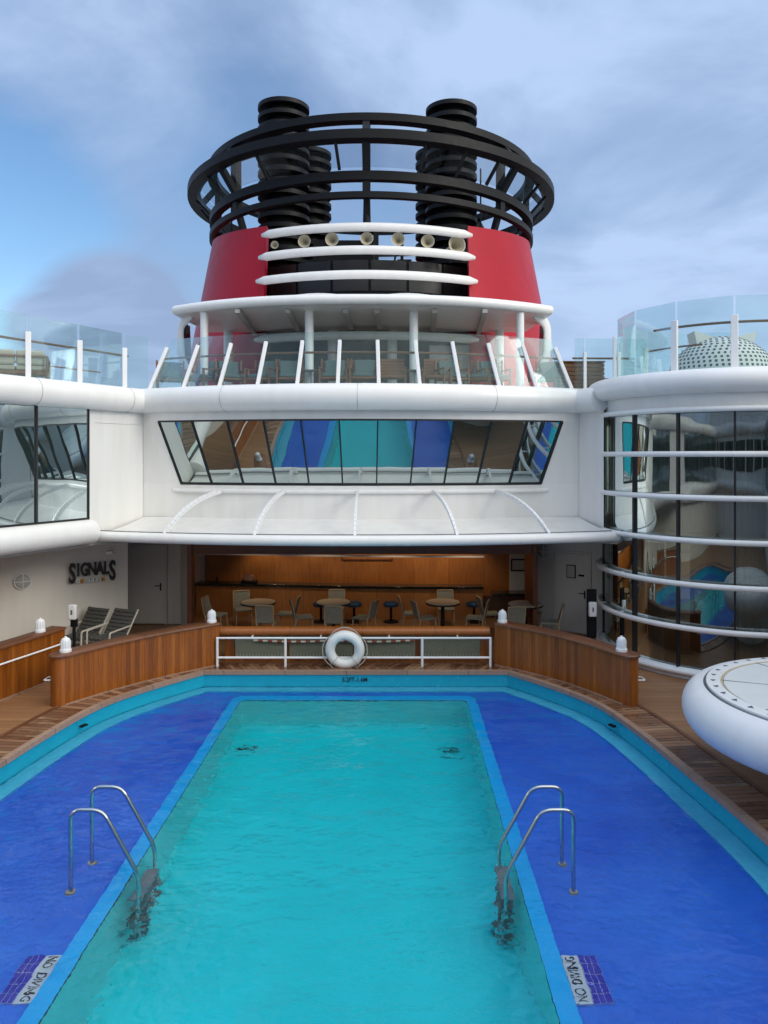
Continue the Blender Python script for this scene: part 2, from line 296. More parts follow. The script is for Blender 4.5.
# ------------------------------------------------------------------ mesh helpers
class MB:
    def __init__(s): s.v = []; s.f = []; s.uv = []; s.m2 = None
    def add(s, vs, fs, uvs=None):
        n = len(s.v); s.v += [tuple(p) for p in vs]
        for i, f in enumerate(fs):
            s.f.append([n+k for k in f]); s.uv.append(uvs[i] if uvs else None)
        return s
    def obox(s, c, d, M=None):
        c = Vector(c); x, y, z = [k/2 for k in d]
        P = [Vector(p) for p in ((-x,-y,-z),(x,-y,-z),(x,y,-z),(-x,y,-z),(-x,-y,z),(x,-y,z),(x,y,z),(-x,y,z))]
        if M is not None: P = [M @ p for p in P]
        return s.add([c+p for p in P], [(0,3,2,1),(4,5,6,7),(0,1,5,4),(1,2,6,5),(2,3,7,6),(3,0,4,7)])
    def box(s, x0, x1, y0, y1, z0, z1): return s.obox(((x0+x1)/2,(y0+y1)/2,(z0+z1)/2), (x1-x0,y1-y0,z1-z0))
    def bar(s, a, b, w, h, up=(0,0,1)):
        """box beam from a to b; w across, h along the up side"""
        a, b = Vector(a), Vector(b); d = (b-a); L = d.length; d.normalize(); u = Vector(up)
        x = d.cross(u)
        if x.length < 1e-4: x = d.cross(Vector((0,1,0)))
        x.normalize(); u = x.cross(d)
        M = Matrix((x, d, u)).transposed()
        return s.obox((a+b)/2, (w, L, h), M)
    def tube(s, pts, r, n=12, closed=False, caps=True, rb=None):
        P = [Vector(p) for p in pts]; N = len(P); rings = []; up = None; us = 0
        for i in range(N):
            if closed: t = (P[(i+1) % N]-P[i-1])
            else: t = P[min(i+1, N-1)]-P[max(i-1, 0)]
            t.normalize()
            if up is None:
                a = Vector((0,0,1)) if abs(t.z) < .9 else Vector((0,1,0)); up = a
            x = t.cross(up if abs(t.dot(up)) < .98 else Vector((0,1,0))); x.normalize(); u = x.cross(t); up = u
            rr = r[i] if isinstance(r, (list, tuple)) else r; r2 = rb if rb else rr
            rings.append([P[i]+x*(math.cos(2*math.pi*k/n)*rr)+u*(math.sin(2*math.pi*k/n)*r2) for k in range(n)])
        vs = [p for q in rings for p in q]; fs = []; uvs = []
        M = N if closed else N-1
        for i in range(M):
            L = (P[(i+1) % N]-P[i]).length
            for k in range(n):
                a, b = i*n+k, i*n+(k+1) % n; c, d = ((i+1) % N)*n+(k+1) % n, ((i+1) % N)*n+k
                fs.append((a, b, c, d)); uvs.append([(us, k*.1),(us, k*.1+.1),(us+L, k*.1+.1),(us+L, k*.1)])
            us += L
        if caps and not closed:
            fs.append(tuple(range(n-1, -1, -1))); uvs.append(None); fs.append(tuple((N-1)*n+k for k in range(n))); uvs.append(None)
        return s.add(vs, fs, uvs)
    def lathe(s, prof, c=(0,0,0), n=32, a0=0, a1=360, M=None):
        full = abs(a1-a0) >= 359.9; m = n if full else n+1; vs = []; fs = []; uvs = []
        for i in range(m):
            a = R(a0+(a1-a0)*i/n)
            for (r, z) in prof:
                p = Vector((r*math.cos(a), r*math.sin(a), z))
                if M is not None: p = M @ p
                vs.append(Vector(c)+p)
        k = len(prof)
        for i in range(n):
            j = (i+1) % m
            for q in range(k-1):
                fs.append((i*k+q, j*k+q, j*k+q+1, i*k+q+1))
                rr = max(prof[q][0], prof[q+1][0]); u0 = R((a1-a0)*i/n)*rr; u1 = R((a1-a0)*(i+1)/n)*rr
                uvs.append([(u0, prof[q][1]),(u1, prof[q][1]),(u1, prof[q+1][1]),(u0, prof[q+1][1])])
        return s.add(vs, fs, uvs)
    def sweep(s, path, prof, closed=False, pclosed=True, caps=True):
        """prof: (offset to the left of the path, z) swept along a plan polyline"""
        P = [Vector((p[0], p[1], 0)) for p in path]; N = len(P); k = len(prof); vs = []; fs = []; uvs = []
        acc = [0]
        for i in range(1, N+1): acc.append(acc[-1]+(P[i % N]-P[i-1]).length)
        for i in range(N):
            if closed: a, b = P[i]-P[i-1], P[(i+1) % N]-P[i]
            else: a = P[i]-P[max(i-1, 0)] if i else P[1]-P[0]; b = P[i+1]-P[i] if i < N-1 else a
            a.normalize(); b.normalize(); na = Vector((-a.y, a.x, 0)); nb = Vector((-b.y, b.x, 0)); nn = (na+nb)
            nn.normalize(); nn /= max(.4, nn.dot(na))
            zb = path[i][2] if len(path[i]) > 2 else 0
            for (o, z) in prof: vs.append(P[i]+nn*o+Vector((0, 0, z+zb)))
        kk = k if pclosed else k-1; pl = [0]
        for q in range(kk): pl.append(pl[-1]+math.hypot(prof[(q+1) % k][0]-prof[q][0], prof[(q+1) % k][1]-prof[q][1]))
        for i in range(N if closed else N-1):
            j = (i+1) % N
            for q in range(kk):
                q2 = (q+1) % k
                fs.append((i*k+q, j*k+q, j*k+q2, i*k+q2)); uvs.append([(acc[i], pl[q]),(acc[i+1], pl[q]),(acc[i+1], pl[q+1]),(acc[i], pl[q+1])])
        if caps and not closed and pclosed:
            fs.append(tuple(range(k-1, -1, -1))); uvs.append([(q[0], q[1]) for q in reversed(prof)]); fs.append(tuple((N-1)*k+q for q in range(k))); uvs.append([(q[0], q[1]) for q in prof])
        return s.add(vs, fs, uvs)
    def prism(s, poly, z0, z1):
        n = len(poly); vs = [(x, y, z0) for x, y in poly]+[(x, y, z1) for x, y in poly]
        return s.add(vs, [tuple(range(n-1, -1, -1)), tuple(range(n, 2*n))]+[(i, (i+1) % n, n+(i+1) % n, n+i) for i in range(n)])
    def build(s, name, mat, parent=None, bevel=0, smooth=35, local=False):
        me = bpy.data.meshes.new(name); me.from_pydata([tuple(p) for p in s.v], [], s.f)
        if any(u for u in s.uv):
            uvl = me.uv_layers.new(name='uv'); i = 0
            for f, u in zip(s.f, s.uv):
                for j in range(len(f)):
                    uvl.data[i].uv = u[j] if u else (s.v[f[j]][0], s.v[f[j]][2]); i += 1
        me.materials.append(mat); 
        if s.m2:
            me.materials.append(s.m2[1])
            for p in me.polygons:
                if p.index >= s.m2[0]: p.material_index = 1
        for p in me.polygons: p.use_smooth = True
        me.set_sharp_from_angle(angle=R(smooth))
        o = bpy.data.objects.new(name, me); COL.objects.link(o)
        import bmesh
        b = bmesh.new(); b.from_mesh(me); bmesh.ops.recalc_face_normals(b, faces=b.faces); b.to_mesh(me); b.free()
        if bevel:
            mo = o.modifiers.new('bevel', 'BEVEL'); mo.width = bevel; mo.segments = 2; mo.limit_method = 'ANGLE'; mo.angle_limit = R(40)
        if parent is not None: attach(o, parent, local)
        return o
def attach(o, parent, local=False):
    o.parent = parent
    if not local:
        q = parent; T = Matrix.Identity(4)
        loc = Vector((0,0,0))
        if 'at' in parent: loc = Vector(parent['at'])
        o.matrix_parent_inverse = Matrix.Translation(-loc)
def thing(name, label, cat, loc=(0,0,0), group=None, rz=0):
    o = bpy.data.objects.new(name, None); COL.objects.link(o); o.location = loc; o.rotation_euler = (0, 0, rz)
    o.empty_display_size = .2; BASE[o.name] = Vector(loc); return tag(o, label, cat, group)
BASE = {}
def attach(o, parent, local=False):
    o.parent = parent
    if not local and parent.name in BASE: o.matrix_parent_inverse = Matrix.Translation(-BASE[parent.name])
def tag(o, label=None, cat=None, group=None, kind=None):
    if label: o['label'] = label
    if cat: o['category'] = cat
    if group: o['group'] = group
    if kind: o['kind'] = kind
    return o
def struct(o): o['kind'] = 'structure'; return o
def dup(root, loc, rz, label):
    r = root.copy(); COL.objects.link(r); r.location = loc; r.rotation_euler = (0, 0, rz); r['label'] = label
    def rec(src, dst):
        for ch in [c for c in bpy.data.objects if c.parent == src]:
            c = ch.copy(); COL.objects.link(c); c.parent = dst; rec(ch, c)
    rec(root, r); return r
def place(proto, first, loc, rz, label):
    """the first copy is the prototype itself"""
    if first: proto.location = loc; proto.rotation_euler = (0, 0, rz); proto['label'] = label; return proto
    return dup(proto, loc, rz, label)
def text_mesh(name, txt, size, mat, parent, M, extrude=.006, sx=1, local=False):
    cu = bpy.data.curves.new(name, 'FONT'); cu.body = txt; cu.size = size; cu.extrude = extrude; cu.align_x = 'CENTER'; cu.align_y = 'CENTER'
    cu.resolution_u = 3; cu.offset = size*(.03 if name == 'letter' else .012)
    t = bpy.data.objects.new(name, cu); COL.objects.link(t)
    dg = bpy.context.evaluated_depsgraph_get(); me = bpy.data.meshes.new_from_object(t.evaluated_get(dg))
    bpy.data.objects.remove(t); bpy.data.curves.remove(cu)
    me.transform(M @ Matrix.Diagonal((sx, 1, 1, 1))); me.materials.clear(); me.materials.append(mat); me.name = name
    o = bpy.data.objects.new(name, me); COL.objects.link(o)
    if parent is not None: attach(o, parent, local)
    return o
def catmull(pts, n=8, closed=False):
    P = [Vector(p) for p in pts]; out = []
    N = len(P)
    for i in range(N if closed else N-1):
        p0 = P[i-1] if (closed or i > 0) else P[0]*2-P[1]; p1 = P[i]; p2 = P[(i+1) % N]
        p3 = P[(i+2) % N] if (closed or i < N-2) else P[-1]*2-P[-2]
        for k in range(n):
            t = k/n
            out.append(.5*((2*p1)+(p2-p0)*t+(2*p0-5*p1+4*p2-p3)*t*t+(3*p1-p0-3*p2+p3)*t**3))
    if not closed: out.append(P[-1])
    return out
def lerp(a, b, t): return a+(b-a)*t

# ================================================================== SETTING
struct(MB().add([(-9000,-9000,-24),(9000,-9000,-24),(9000,9000,-24),(-9000,9000,-24)], [(0,1,2,3)]).build('sea', M_['sea']))
# pool outline (right half, plan), mirrored
half = catmull([(3.22, 16.32), (4.03, 15.2), (4.58, 14.15), (4.88, 12.75), (5.10, 11.0), (5.28, 9.3), (5.34, 7.0), (5.34, 4.0), (5.1, 2.2), (4.2, 1.0), (2.8, .6)], 5)
half = [(p.x, p.y) for p in [Vector((q[0], q[1])) for q in [(a.x, a.y) for a in [Vector((b[0], b[1], 0)) if not hasattr(b, 'x') else Vector((b.x, b.y, 0)) for b in half]]]]
outline = [(x, y) for x, y in half]+[(-x, y) for x, y in reversed(half)]      # clockwise seen from above
ccw = list(reversed(outline))
def offs(path, d):
    """offset a closed ccw outline outwards by d"""
    P = [Vector(p) for p in path]; N = len(P); out = []
    for i in range(N):
        a = (P[i]-P[i-1]).normalized(); b = (P[(i+1) % N]-P[i]).normalized()
        na = Vector((a.y, -a.x)); nb = Vector((b.y, -b.x)); n = (na+nb).normalized(); n /= max(.5, n.dot(na)); out.append(tuple(P[i]+n*d))
    return out
def ring_faces(a, b, za, zb):
    n = len(a); m = MB(); L = 0; vs = [(x, y, za) for x, y in a]+[(x, y, zb) for x, y in b]; fs = []; uv = []
    for i in range(n):
        j = (i+1) % n; d = math.hypot(a[j][0]-a[i][0], a[j][1]-a[i][1]); w = math.hypot(a[i][0]-b[i][0], a[i][1]-b[i][1])+abs(za-zb)
        fs.append((i, j, n+j, n+i)); uv.append([(L, 0), (L+d, 0), (L+d, w), (L, w)]); L += d
    m.add(vs, fs, uv); return m
out_cop = offs(ccw, .66)
# deck sheet with the pool opening cut out
def deck_sheet():
    m = MB(); n = len(out_cop); box = []
    for x, y in out_cop:
        dx, dy = x-0, y-8
        t = min((14.5/abs(dx)) if dx else 1e9, ((20/abs(dy)) if dy else 1e9)); box.append((dx*t, 8+dy*t))
    m.add([(x, y, -.004) for x, y in out_cop]+[(x, y, -.004) for x, y in box], [(i, (i+1) % n, n+(i+1) % n, n+i) for i in range(n)])
    # corners
    m.add([(14.5, 28, -.004), (-14.5, 28, -.004), (14.5, -12, -.004), (-14.5, -12, -.004)], [])
    return m
def deck_sheet2():
    # a grid of quads outside the coping is awkward: triangulate ring to a big rectangle through a bmesh fill
    import bmesh
    bm = bmesh.new()
    inn = [bm.verts.new((x, y, -.004)) for x, y in offs(ccw, .60)]
    out = [bm.verts.new(p) for p in ((-14.5, -12, -.004), (14.5, -12, -.004), (14.5, 27, -.004), (-14.5, 27, -.004))]
    es = [bm.edges.new((inn[i], inn[(i+1) % len(inn)])) for i in range(len(inn))]+[bm.edges.new((out[i], out[(i+1) % 4])) for i in range(4)]
    bmesh.ops.triangle_fill(bm, use_beauty=True, use_dissolve=False, edges=es, normal=(0, 0, 1))
    me = bpy.data.meshes.new('pool_deck'); bm.to_mesh(me); bm.free(); me.materials.append(M_['deck'])
    o = bpy.data.objects.new('pool_deck', me); COL.objects.link(o); return o
struct(deck_sheet2())
hull = MB().box(-14.6, 14.6, -12.1, 60, -23.9, -2.2); struct(hull.build('ship_hull', M_['white']))

# ---- the pool: one thing
pool = thing('swimming_pool', 'oval ship pool with turquoise deep middle and blue shallow rim', 'swimming pool', (0, 8, -.4))
ring_faces(ccw, out_cop, .012, .006).build('coping', M_['coping'], pool)
mb = MB(); e0 = offs(ccw, -.03); e1 = offs(ccw, .09)
mb.sweep(ccw, [(.03, -.05), (.03, .03), (-.08, .03), (-.08, -.05)], closed=True); mb.build('coping_edge', M_['edge_wood'], pool)
mb = MB(); mb.sweep(offs(ccw, .66), [(.02, -.02), (.02, .022), (-.05, .022), (-.05, -.02)], closed=True); mb.build('coping_border', M_['cap_wood'], pool)
ring_faces(ccw, ccw, -.05, -.40).build('pool_wall', M_['teal_tile'], pool)
led = offs(ccw, -.30)
mb = ring_faces(ccw, led, -.36, -.36); 
mb2 = ring_faces(led, led, -.36, -.46); mb.add(mb2.v, mb2.f, mb2.uv); mb.build('ledge', M_['cyan_ledge'], pool)
WZ = -.30; LIPX = 2.27; LIPY = 15.46; LW = .19
def rrect(hx, y0, y1, r=.0, n=5):
    pts = []
    for cx, cy, a in ((hx-r, y0+r, -90), (hx-r, y1-r, 0), (-hx+r, y1-r, 90), (-hx+r, y0+r, 180)):
        for k in range(n+1):
            t = R(a+90*k/n); pts.append((cx+r*math.cos(t), cy+r*math.sin(t)))
    return pts
def fill_ring(name, inner, outer, z, mat, parent):
    import bmesh
    bm = bmesh.new(); A = [bm.verts.new((x, y, z)) for x, y in inner]; B = [bm.verts.new((x, y, z)) for x, y in outer]
    es = [bm.edges.new((A[i], A[(i+1) % len(A)])) for i in range(len(A))]+[bm.edges.new((B[i], B[(i+1) % len(B)])) for i in range(len(B))]
    bmesh.ops.triangle_fill(bm, use_beauty=True, use_dissolve=False, edges=es, normal=(0, 0, 1))
    me = bpy.data.meshes.new(name); bm.to_mesh(me); bm.free(); me.materials.append(mat)
    o = bpy.data.objects.new(name, me); COL.objects.link(o); attach(o, parent); return o
inn = rrect(LIPX, 1.9, LIPY, .12); lipo = rrect(LIPX+LW, 1.7, LIPY+LW+.1, .22)
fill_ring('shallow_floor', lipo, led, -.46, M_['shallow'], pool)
mb = ring_faces(inn, lipo, -.38, -.385); k = ring_faces(lipo, lipo, -.385, -.46); mb.add(k.v, k.f, k.uv); mb.build('lip', M_['lip'], pool)
ring_faces(inn, inn, -.381, -.43).build('lip_joint', M_['grout'], pool)
ring_faces(inn, inn, -.43, -1.75).build('deep_wall', M_['deep_wall'], pool)
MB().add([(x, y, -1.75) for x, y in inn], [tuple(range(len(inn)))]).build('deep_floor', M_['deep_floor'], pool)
MB().add([(x, y, -2.1) for x, y in offs(ccw, .5)], [tuple(range(len(ccw)))]).build('basin_underside', M_['white'], pool)
mb = MB()
for x, y in ((-1.9, 14.2), (1.85, 14.2), (-1.5, 5.4)): mb.box(x-.16, x+.16, y-.10, y+.10, -1.748, -1.735)
mb.build('drain_grate', M_['black'], pool)
mb = MB()
for x, y in ((4.65, 13.55), (-4.65, 13.55), (5.27, 8.6), (-5.27, 8.6)): mb.obox((x, y, -.16), (.07, .13, .03), Matrix.Rotation(R(8 if y < 10 else 25)*(1 if x > 0 else -1), 3, 'Z'))
mb.build('skimmer_slot', M_['black'], pool)
text_mesh('depth_marking', '5.2FT-1.6M', .13, M_['ink'], pool, Matrix.Translation((-.02, 16.312, -.165)) @ Matrix.Rotation(R(90), 4, 'X'), .002, .9)
wo = struct(MB().add([(x, y, WZ) for x, y in ccw], [tuple(range(len(ccw)))]).build('water', M_['water']))
if wo.data.polygons[0].normal.z < 0: wo.data.flip_normals()
# NO DIVING tiles
for sgn in (1, -1):
    t = thing('no_diving_tiles', 'white NO DIVING tile strip with violet tiles %s of the turquoise basin' % ('right' if sgn > 0 else 'left'), 'pool marking', (sgn*2.6, 7.3, -.40), 'NO DIVING markings in the shallow water')
    MB().box(min(sgn*2.47, sgn*2.63), max(sgn*2.47, sgn*2.63), 6.97, 7.64, -.455, -.425).build('text_tile', M_['tile_white'], t)
    mb = MB(); ln = MB()
    for c in range(3):
        for r in range(5):
            x = sgn*(2.665+c*.058); y = 7.04+r*.134; mb.box(x-.026, x+.026, y-.063, y+.063, -.456, -.4255)
    mb.build('violet_tile', M_['tile_purple'], t)
    ln.box(min(sgn*2.634, sgn*2.81), max(sgn*2.634, sgn*2.81), 6.975, 7.635, -.456, -.429); ln.build('grout_bed', M_['tile_line'], t)
    text_mesh('lettering', 'NO DIVING', .135, M_['ink'], t, Matrix.Translation((sgn*2.55, 7.305, -.423)) @ Matrix.Rotation(R(90*sgn), 4, 'Z'), .001, .88)
# pool ladders
def bend(pts, r=.09, n=5):
    P = [Vector(p) for p in pts]; out = [P[0]]
    for i in range(1, len(P)-1):
        a = (P[i-1]-P[i]).normalized()*r; b = (P[i+1]-P[i]).normalized()*r
        for k in range(n+1):
            t = k/n; out.append((P[i]+a)*(1-t)**2+P[i]*2*t*(1-t)+(P[i]+b)*t*t)
    out.append(P[-1]); return out
for sgn in (1, -1):
    X = sgn*2.86
    t = thing('pool_ladder', 'steel pool ladder with two looped handrails on the %s edge of the turquoise basin' % ('right' if sgn > 0 else 'left'), 'pool ladder', (X, 9.06, -.46), 'pool ladders')
    for y in (8.76, 9.37):
        MB().tube(bend([(X, y, -.46), (X, y, .56), (X-sgn*.36, y, .56), (X-sgn*.77, y, -.18), (X-sgn*.77, y, -1.55)], .12), .024, 12).build('handrail', M_['steel'], t)
        MB().lathe([(0, .03), (.05, .03), (.055, .0), (0, 0)], (X, y, -.459), 16).build('base_flange', M_['seal'], t)
    for k in range(4): MB().box(min(X-sgn*.82, X-sgn*.66), max(X-sgn*.82, X-sgn*.66), 8.74, 9.39, -.62-k*.28, -.585-k*.28).build('step', M_['steel_dull'], t)

# ================================================================== wood walls around the pool
def bulwark(name, label, path, z1=.94, rail=False, th=.30, grp='varnished wooden bulwarks round the pool'):
    a = path[0]; t = thing(name, label, 'bulwark', (a[0], a[1], 0), grp)
    MB().sweep(path, [(-th/2, .0), (th/2, .0), (th/2, z1-.05), (-th/2, z1-.05)]).build('stave_panel', M_['staves'], t, smooth=30)
    MB().sweep(path, [(-th/2-.02, -.003), (th/2+.02, -.003), (th/2+.02, .03), (-th/2-.02, .03)]).build('base_trim', M_['edge_wood'], t)
    c = th/2+.035
    MB().sweep(path, [(-c, z1-.05), (c, z1-.05), (c, z1-.02), (c-.02, z1), (-c+.02, z1), (-c, z1-.02)]).build('cap_rail', M_['cap_wood'], t, smooth=50)
    return t
def round_end(t, x, y, z1, th):
    MB().lathe([(0, 0), (th/2, 0), (th/2, z1-.05), (0, z1-.05)], (x, y, 0), 28).build('rounded_end', M_['staves'], t)
    MB().lathe([(0, z1-.05), (th/2+.035, z1-.05), (th/2+.035, z1-.02), (th/2+.015, z1-.001), (0, z1-.001)], (x, y, 0), 28).build('end_cap', M_['cap_wood'], t)
for sgn in (1, -1):
    pa = catmull([Vector((sgn*3.12, 16.95, 0)), Vector((sgn*3.95, 16.15, 0)), Vector((sgn*4.66-.04, 15.25, 0)), Vector((sgn*5.26-.10, 14.22, 0))], 6)
    pa = [(p.x, p.y) for p in pa]
    t = bulwark('wooden_bulwark', 'curved varnished wood wall %s of the white rail, rounded free end' % ('right' if sgn > 0 else 'left'), pa, .94, th=.32)
    round_end(t, *pa[-1], .94, .32)
    MB().tube(bend([(pa[-1][0]+sgn*.14, pa[-1][1]-.06, .46), (pa[-1][0]+sgn*.27, pa[-1][1]-.08, .46), (pa[-1][0]+sgn*.27, pa[-1][1]+.14, .46), (pa[-1][0]+sgn*.14, pa[-1][1]+.16, .46)], .06), .014, 8).build('grab_handle', M_['white_metal'], t)
pl = [(-6.20, 16.1), (-6.45, 15.2), (-6.75, 14.2), (-7.1, 12.8), (-7.3, 11.2), (-7.4, 9.0)]
pl = [(p.x, p.y) for p in catmull([Vector((x, y, 0)) for x, y in pl], 5)]
t = bulwark('wooden_bulwark', 'varnished wood wall at the left picture edge with a thin white handrail', pl, 1.02, th=.30)
MB().tube([(x+.26, y+.0, .72) for x, y in pl[1:]], .018, 8).build('handrail', M_['white_metal'], t)
# low gate wall with the white rail in front
t = thing('low_wood_wall', 'long orange wood beam wall with netted sage panels between pool and bar tables', 'low wall', (0, 17.1, 0))
MB().tube([(-3.08+6.0*i/20, 17.06, .70) for i in range(21)], .13, 12, rb=.105).build('beam', M_['beam_wood'], t, smooth=50)
MB().sweep([(-2.96, 17.28), (2.96, 17.28)], [(-.10, .0), (.10, .0), (.10, .62), (-.10, .62)]).build('back_panel', M_['staves'], t)
for x0, x1 in ((-2.72, -1.62), (-1.52, -.1), (0, 1.28), (1.38, 2.72)):
    MB().box(x0, x1, 17.085, 17.105, .13, .60).build('net_panel', M_['canvas'], t, .01)
    mb = MB(); n = int((x1-x0)/.07)
    for k in range(n): mb.tube([(x0+.035+k*.07, 17.07, .125), (x0+.07+k*.07-.02, 17.07, .19), (x0+.07+k*.07, 17.07, .125)], .006, 5)
    mb.build('lacing', M_['rope'], t)
mb = MB(); mw = MB()
for k in range(34):
    a = Vector((-2.3+k*.105, 17.03, .50-.03*abs(math.sin(k*.19)))); (mb if k % 2 else mw).tube([a, a+Vector((.10, 0, 0))], .024, 8)
bt = thing('striped_rope', 'red and white striped barrier rope hung along the netted panels', 'rope', (0, 17.03, .5))
mb.build('red_band', M_['candy_r'], bt); mw.build('white_band', M_['candy_w'], bt)
t = thing('white_pool_rail', 'low white pipe rail standing on the coping behind the life ring', 'railing', (0, 16.72, 0))
for x in (-3.03, -1.55, -.03, 1.42, 2.9): MB().tube([(x, 16.72, .0), (x, 16.72, .62)], .028, 10).build('post', M_['white_metal'], t)
MB().tube([(-3.05, 16.72, .625), (2.92, 16.72, .625)], .022, 10).build('top_rail', M_['white_metal'], t)
MB().tube([(-3.05, 16.72, .20), (2.92, 16.72, .20)], .026, 10).build('bottom_rail', M_['white_metal'], t)
for x in (-2.3, -.8, .7, 2.2): MB().tube([(x, 16.72, .62), (x, 16.98, .62)], .02, 8).build('bracket', M_['white_metal'], t)
# life ring
t = thing('life_ring', 'plain white life ring with rope leaning on the white rail', 'life ring', (-.25, 16.62, .40))
c = Vector((-.25, 16.62, .40))
MB().tube([c+Vector((math.cos(a)*.32, math.sin(a)*-.05, math.sin(a)*.32)) for a in [2*math.pi*k/40 for k in range(40)]], .105, 16, closed=True).build('ring', M_['buoy'], t, smooth=80)
mb = MB()
for q in range(4):
    P = []
    for k in range(9):
        a = R(45+90*q+k*90/8); rr = .435+.05*math.sin(math.pi*k/8)
        P.append(c+Vector((math.cos(a)*rr, -.02, math.sin(a)*rr-(.03 if math.sin(a) < 0 else 0))))
    mb.tube(P, .010, 6)
    a = R(45+90*q); cc = c+Vector((math.cos(a)*.32, 0, math.sin(a)*.32)); er = Vector((math.cos(a), 0, math.sin(a)))
    mb.tube([cc+er*(math.cos(b)*.112)+Vector((0, math.sin(b)*.112, 0)) for b in [2*math.pi*j/16 for j in range(16)]], .008, 6, closed=True)
mb.build('grab_rope', M_['rope'], t)
# beacon lamps on the wood caps
def lantern(loc, lab, first=[None]):
    if first[0] is None:
        t = thing('deck_lantern', lab, 'lantern', (0, 0, 0), 'white ribbed lanterns on the wood walls')
        MB().lathe([(0, 0), (.105, 0), (.108, .02), (.104, .05), (.078, .06), (.078, .19), (.066, .235), (.04, .262), (0, .27)], (0, 0, 0), 24).build('housing', M_['lantern'], t, local=True)
        mb = MB()
        for k in range(12): a = R(30*k); mb.tube([(math.cos(a)*.083, math.sin(a)*.083, .06), (math.cos(a)*.083, math.sin(a)*.083, .19), (math.cos(a)*.06, math.sin(a)*.06, .245)], .008, 6)
        mb.build('rib_cage', M_['lantern'], t, local=True)
        MB().lathe([(0, .26), (.02, .265), (.02, .285), (0, .29)], (0, 0, 0), 10).build('knob', M_['lantern'], t, local=True)
        first[0] = t; t.location = loc; return t
    return dup(first[0], loc, random.uniform(0, 1), lab)
lantern((-5.30, 14.33, .94), 'white lantern on the rounded end of the left curved wood wall')
lantern((5.06, 14.38, .94), 'white lantern on the rounded end of the right curved wood wall')
lantern((-3.18, 16.85, .94), 'white lantern where the left curved wood wall meets the low beam')
lantern((3.18, 16.85, .94), 'white lantern where the right curved wood wall meets the low beam')
lantern((-6.36, 15.6, 1.02), 'white lantern on the wood wall with the thin white handrail')

# ================================================================== superstructure (the ship's rear house)
house = thing('ship_superstructure', 'white curved ship superstructure with bridge-like window band and side wings', 'superstructure', (0, 18.7, 0))
def ftop(s, k=0): return (4.84*s, 17.45+.98*s*s+k)
def fbot(s, k=0): return (4.38*s, 18.03+.72*s*s+k)
Z_T, Z_B = 5.40, 3.90
def facade():
    m = MB(); n = 44; S_ = [-1+2*i/n for i in range(n+1)]
    cor = 5.34; cy = 18.80
    rows = [[(-cor, cy, 6.0)]+[(ftop(s)[0], ftop(s)[1]-.0, 6.0) for s in S_]+[(cor, cy, 6.0)],
            [(-cor, cy, Z_T)]+[(ftop(s)[0], ftop(s)[1], Z_T) for s in S_]+[(cor, cy, Z_T)]]
    low = [[(-cor, cy, Z_B)]+[(fbot(s)[0], fbot(s)[1], Z_B) for s in S_]+[(cor, cy, Z_B)],
           [(-cor, cy, 2.55)]+[(fbot(s)[0]*1.0, fbot(s)[1]+.02, 2.55) for s in S_]+[(cor, cy, 2.55)]]
    W_ = len(rows[0])
    for a, b in ((rows[0], rows[1]), (low[0], low[1])):
        m.add(a+b, [(i, i+1, W_+i+1, W_+i) for i in range(W_-1)])
    for sg in (0, -1):   # side pieces next to the band
        e = 0 if sg == 0 else W_-1; e2 = 1 if sg == 0 else W_-2
        K = 6; vs = []
        for k in range(K+1):
            t_ = k/K; vs += [tuple(Vector(rows[1][e]).lerp(Vector(low[0][e]), t_)), tuple(Vector(rows[1][e2]).lerp(Vector(low[0][e2]), t_))]
        m.add(vs, [(2*k, 2*k+1, 2*k+3, 2*k+2) for k in range(K)])
    return m
o = facade().build('front_wall', M_['white'], house, smooth=40)
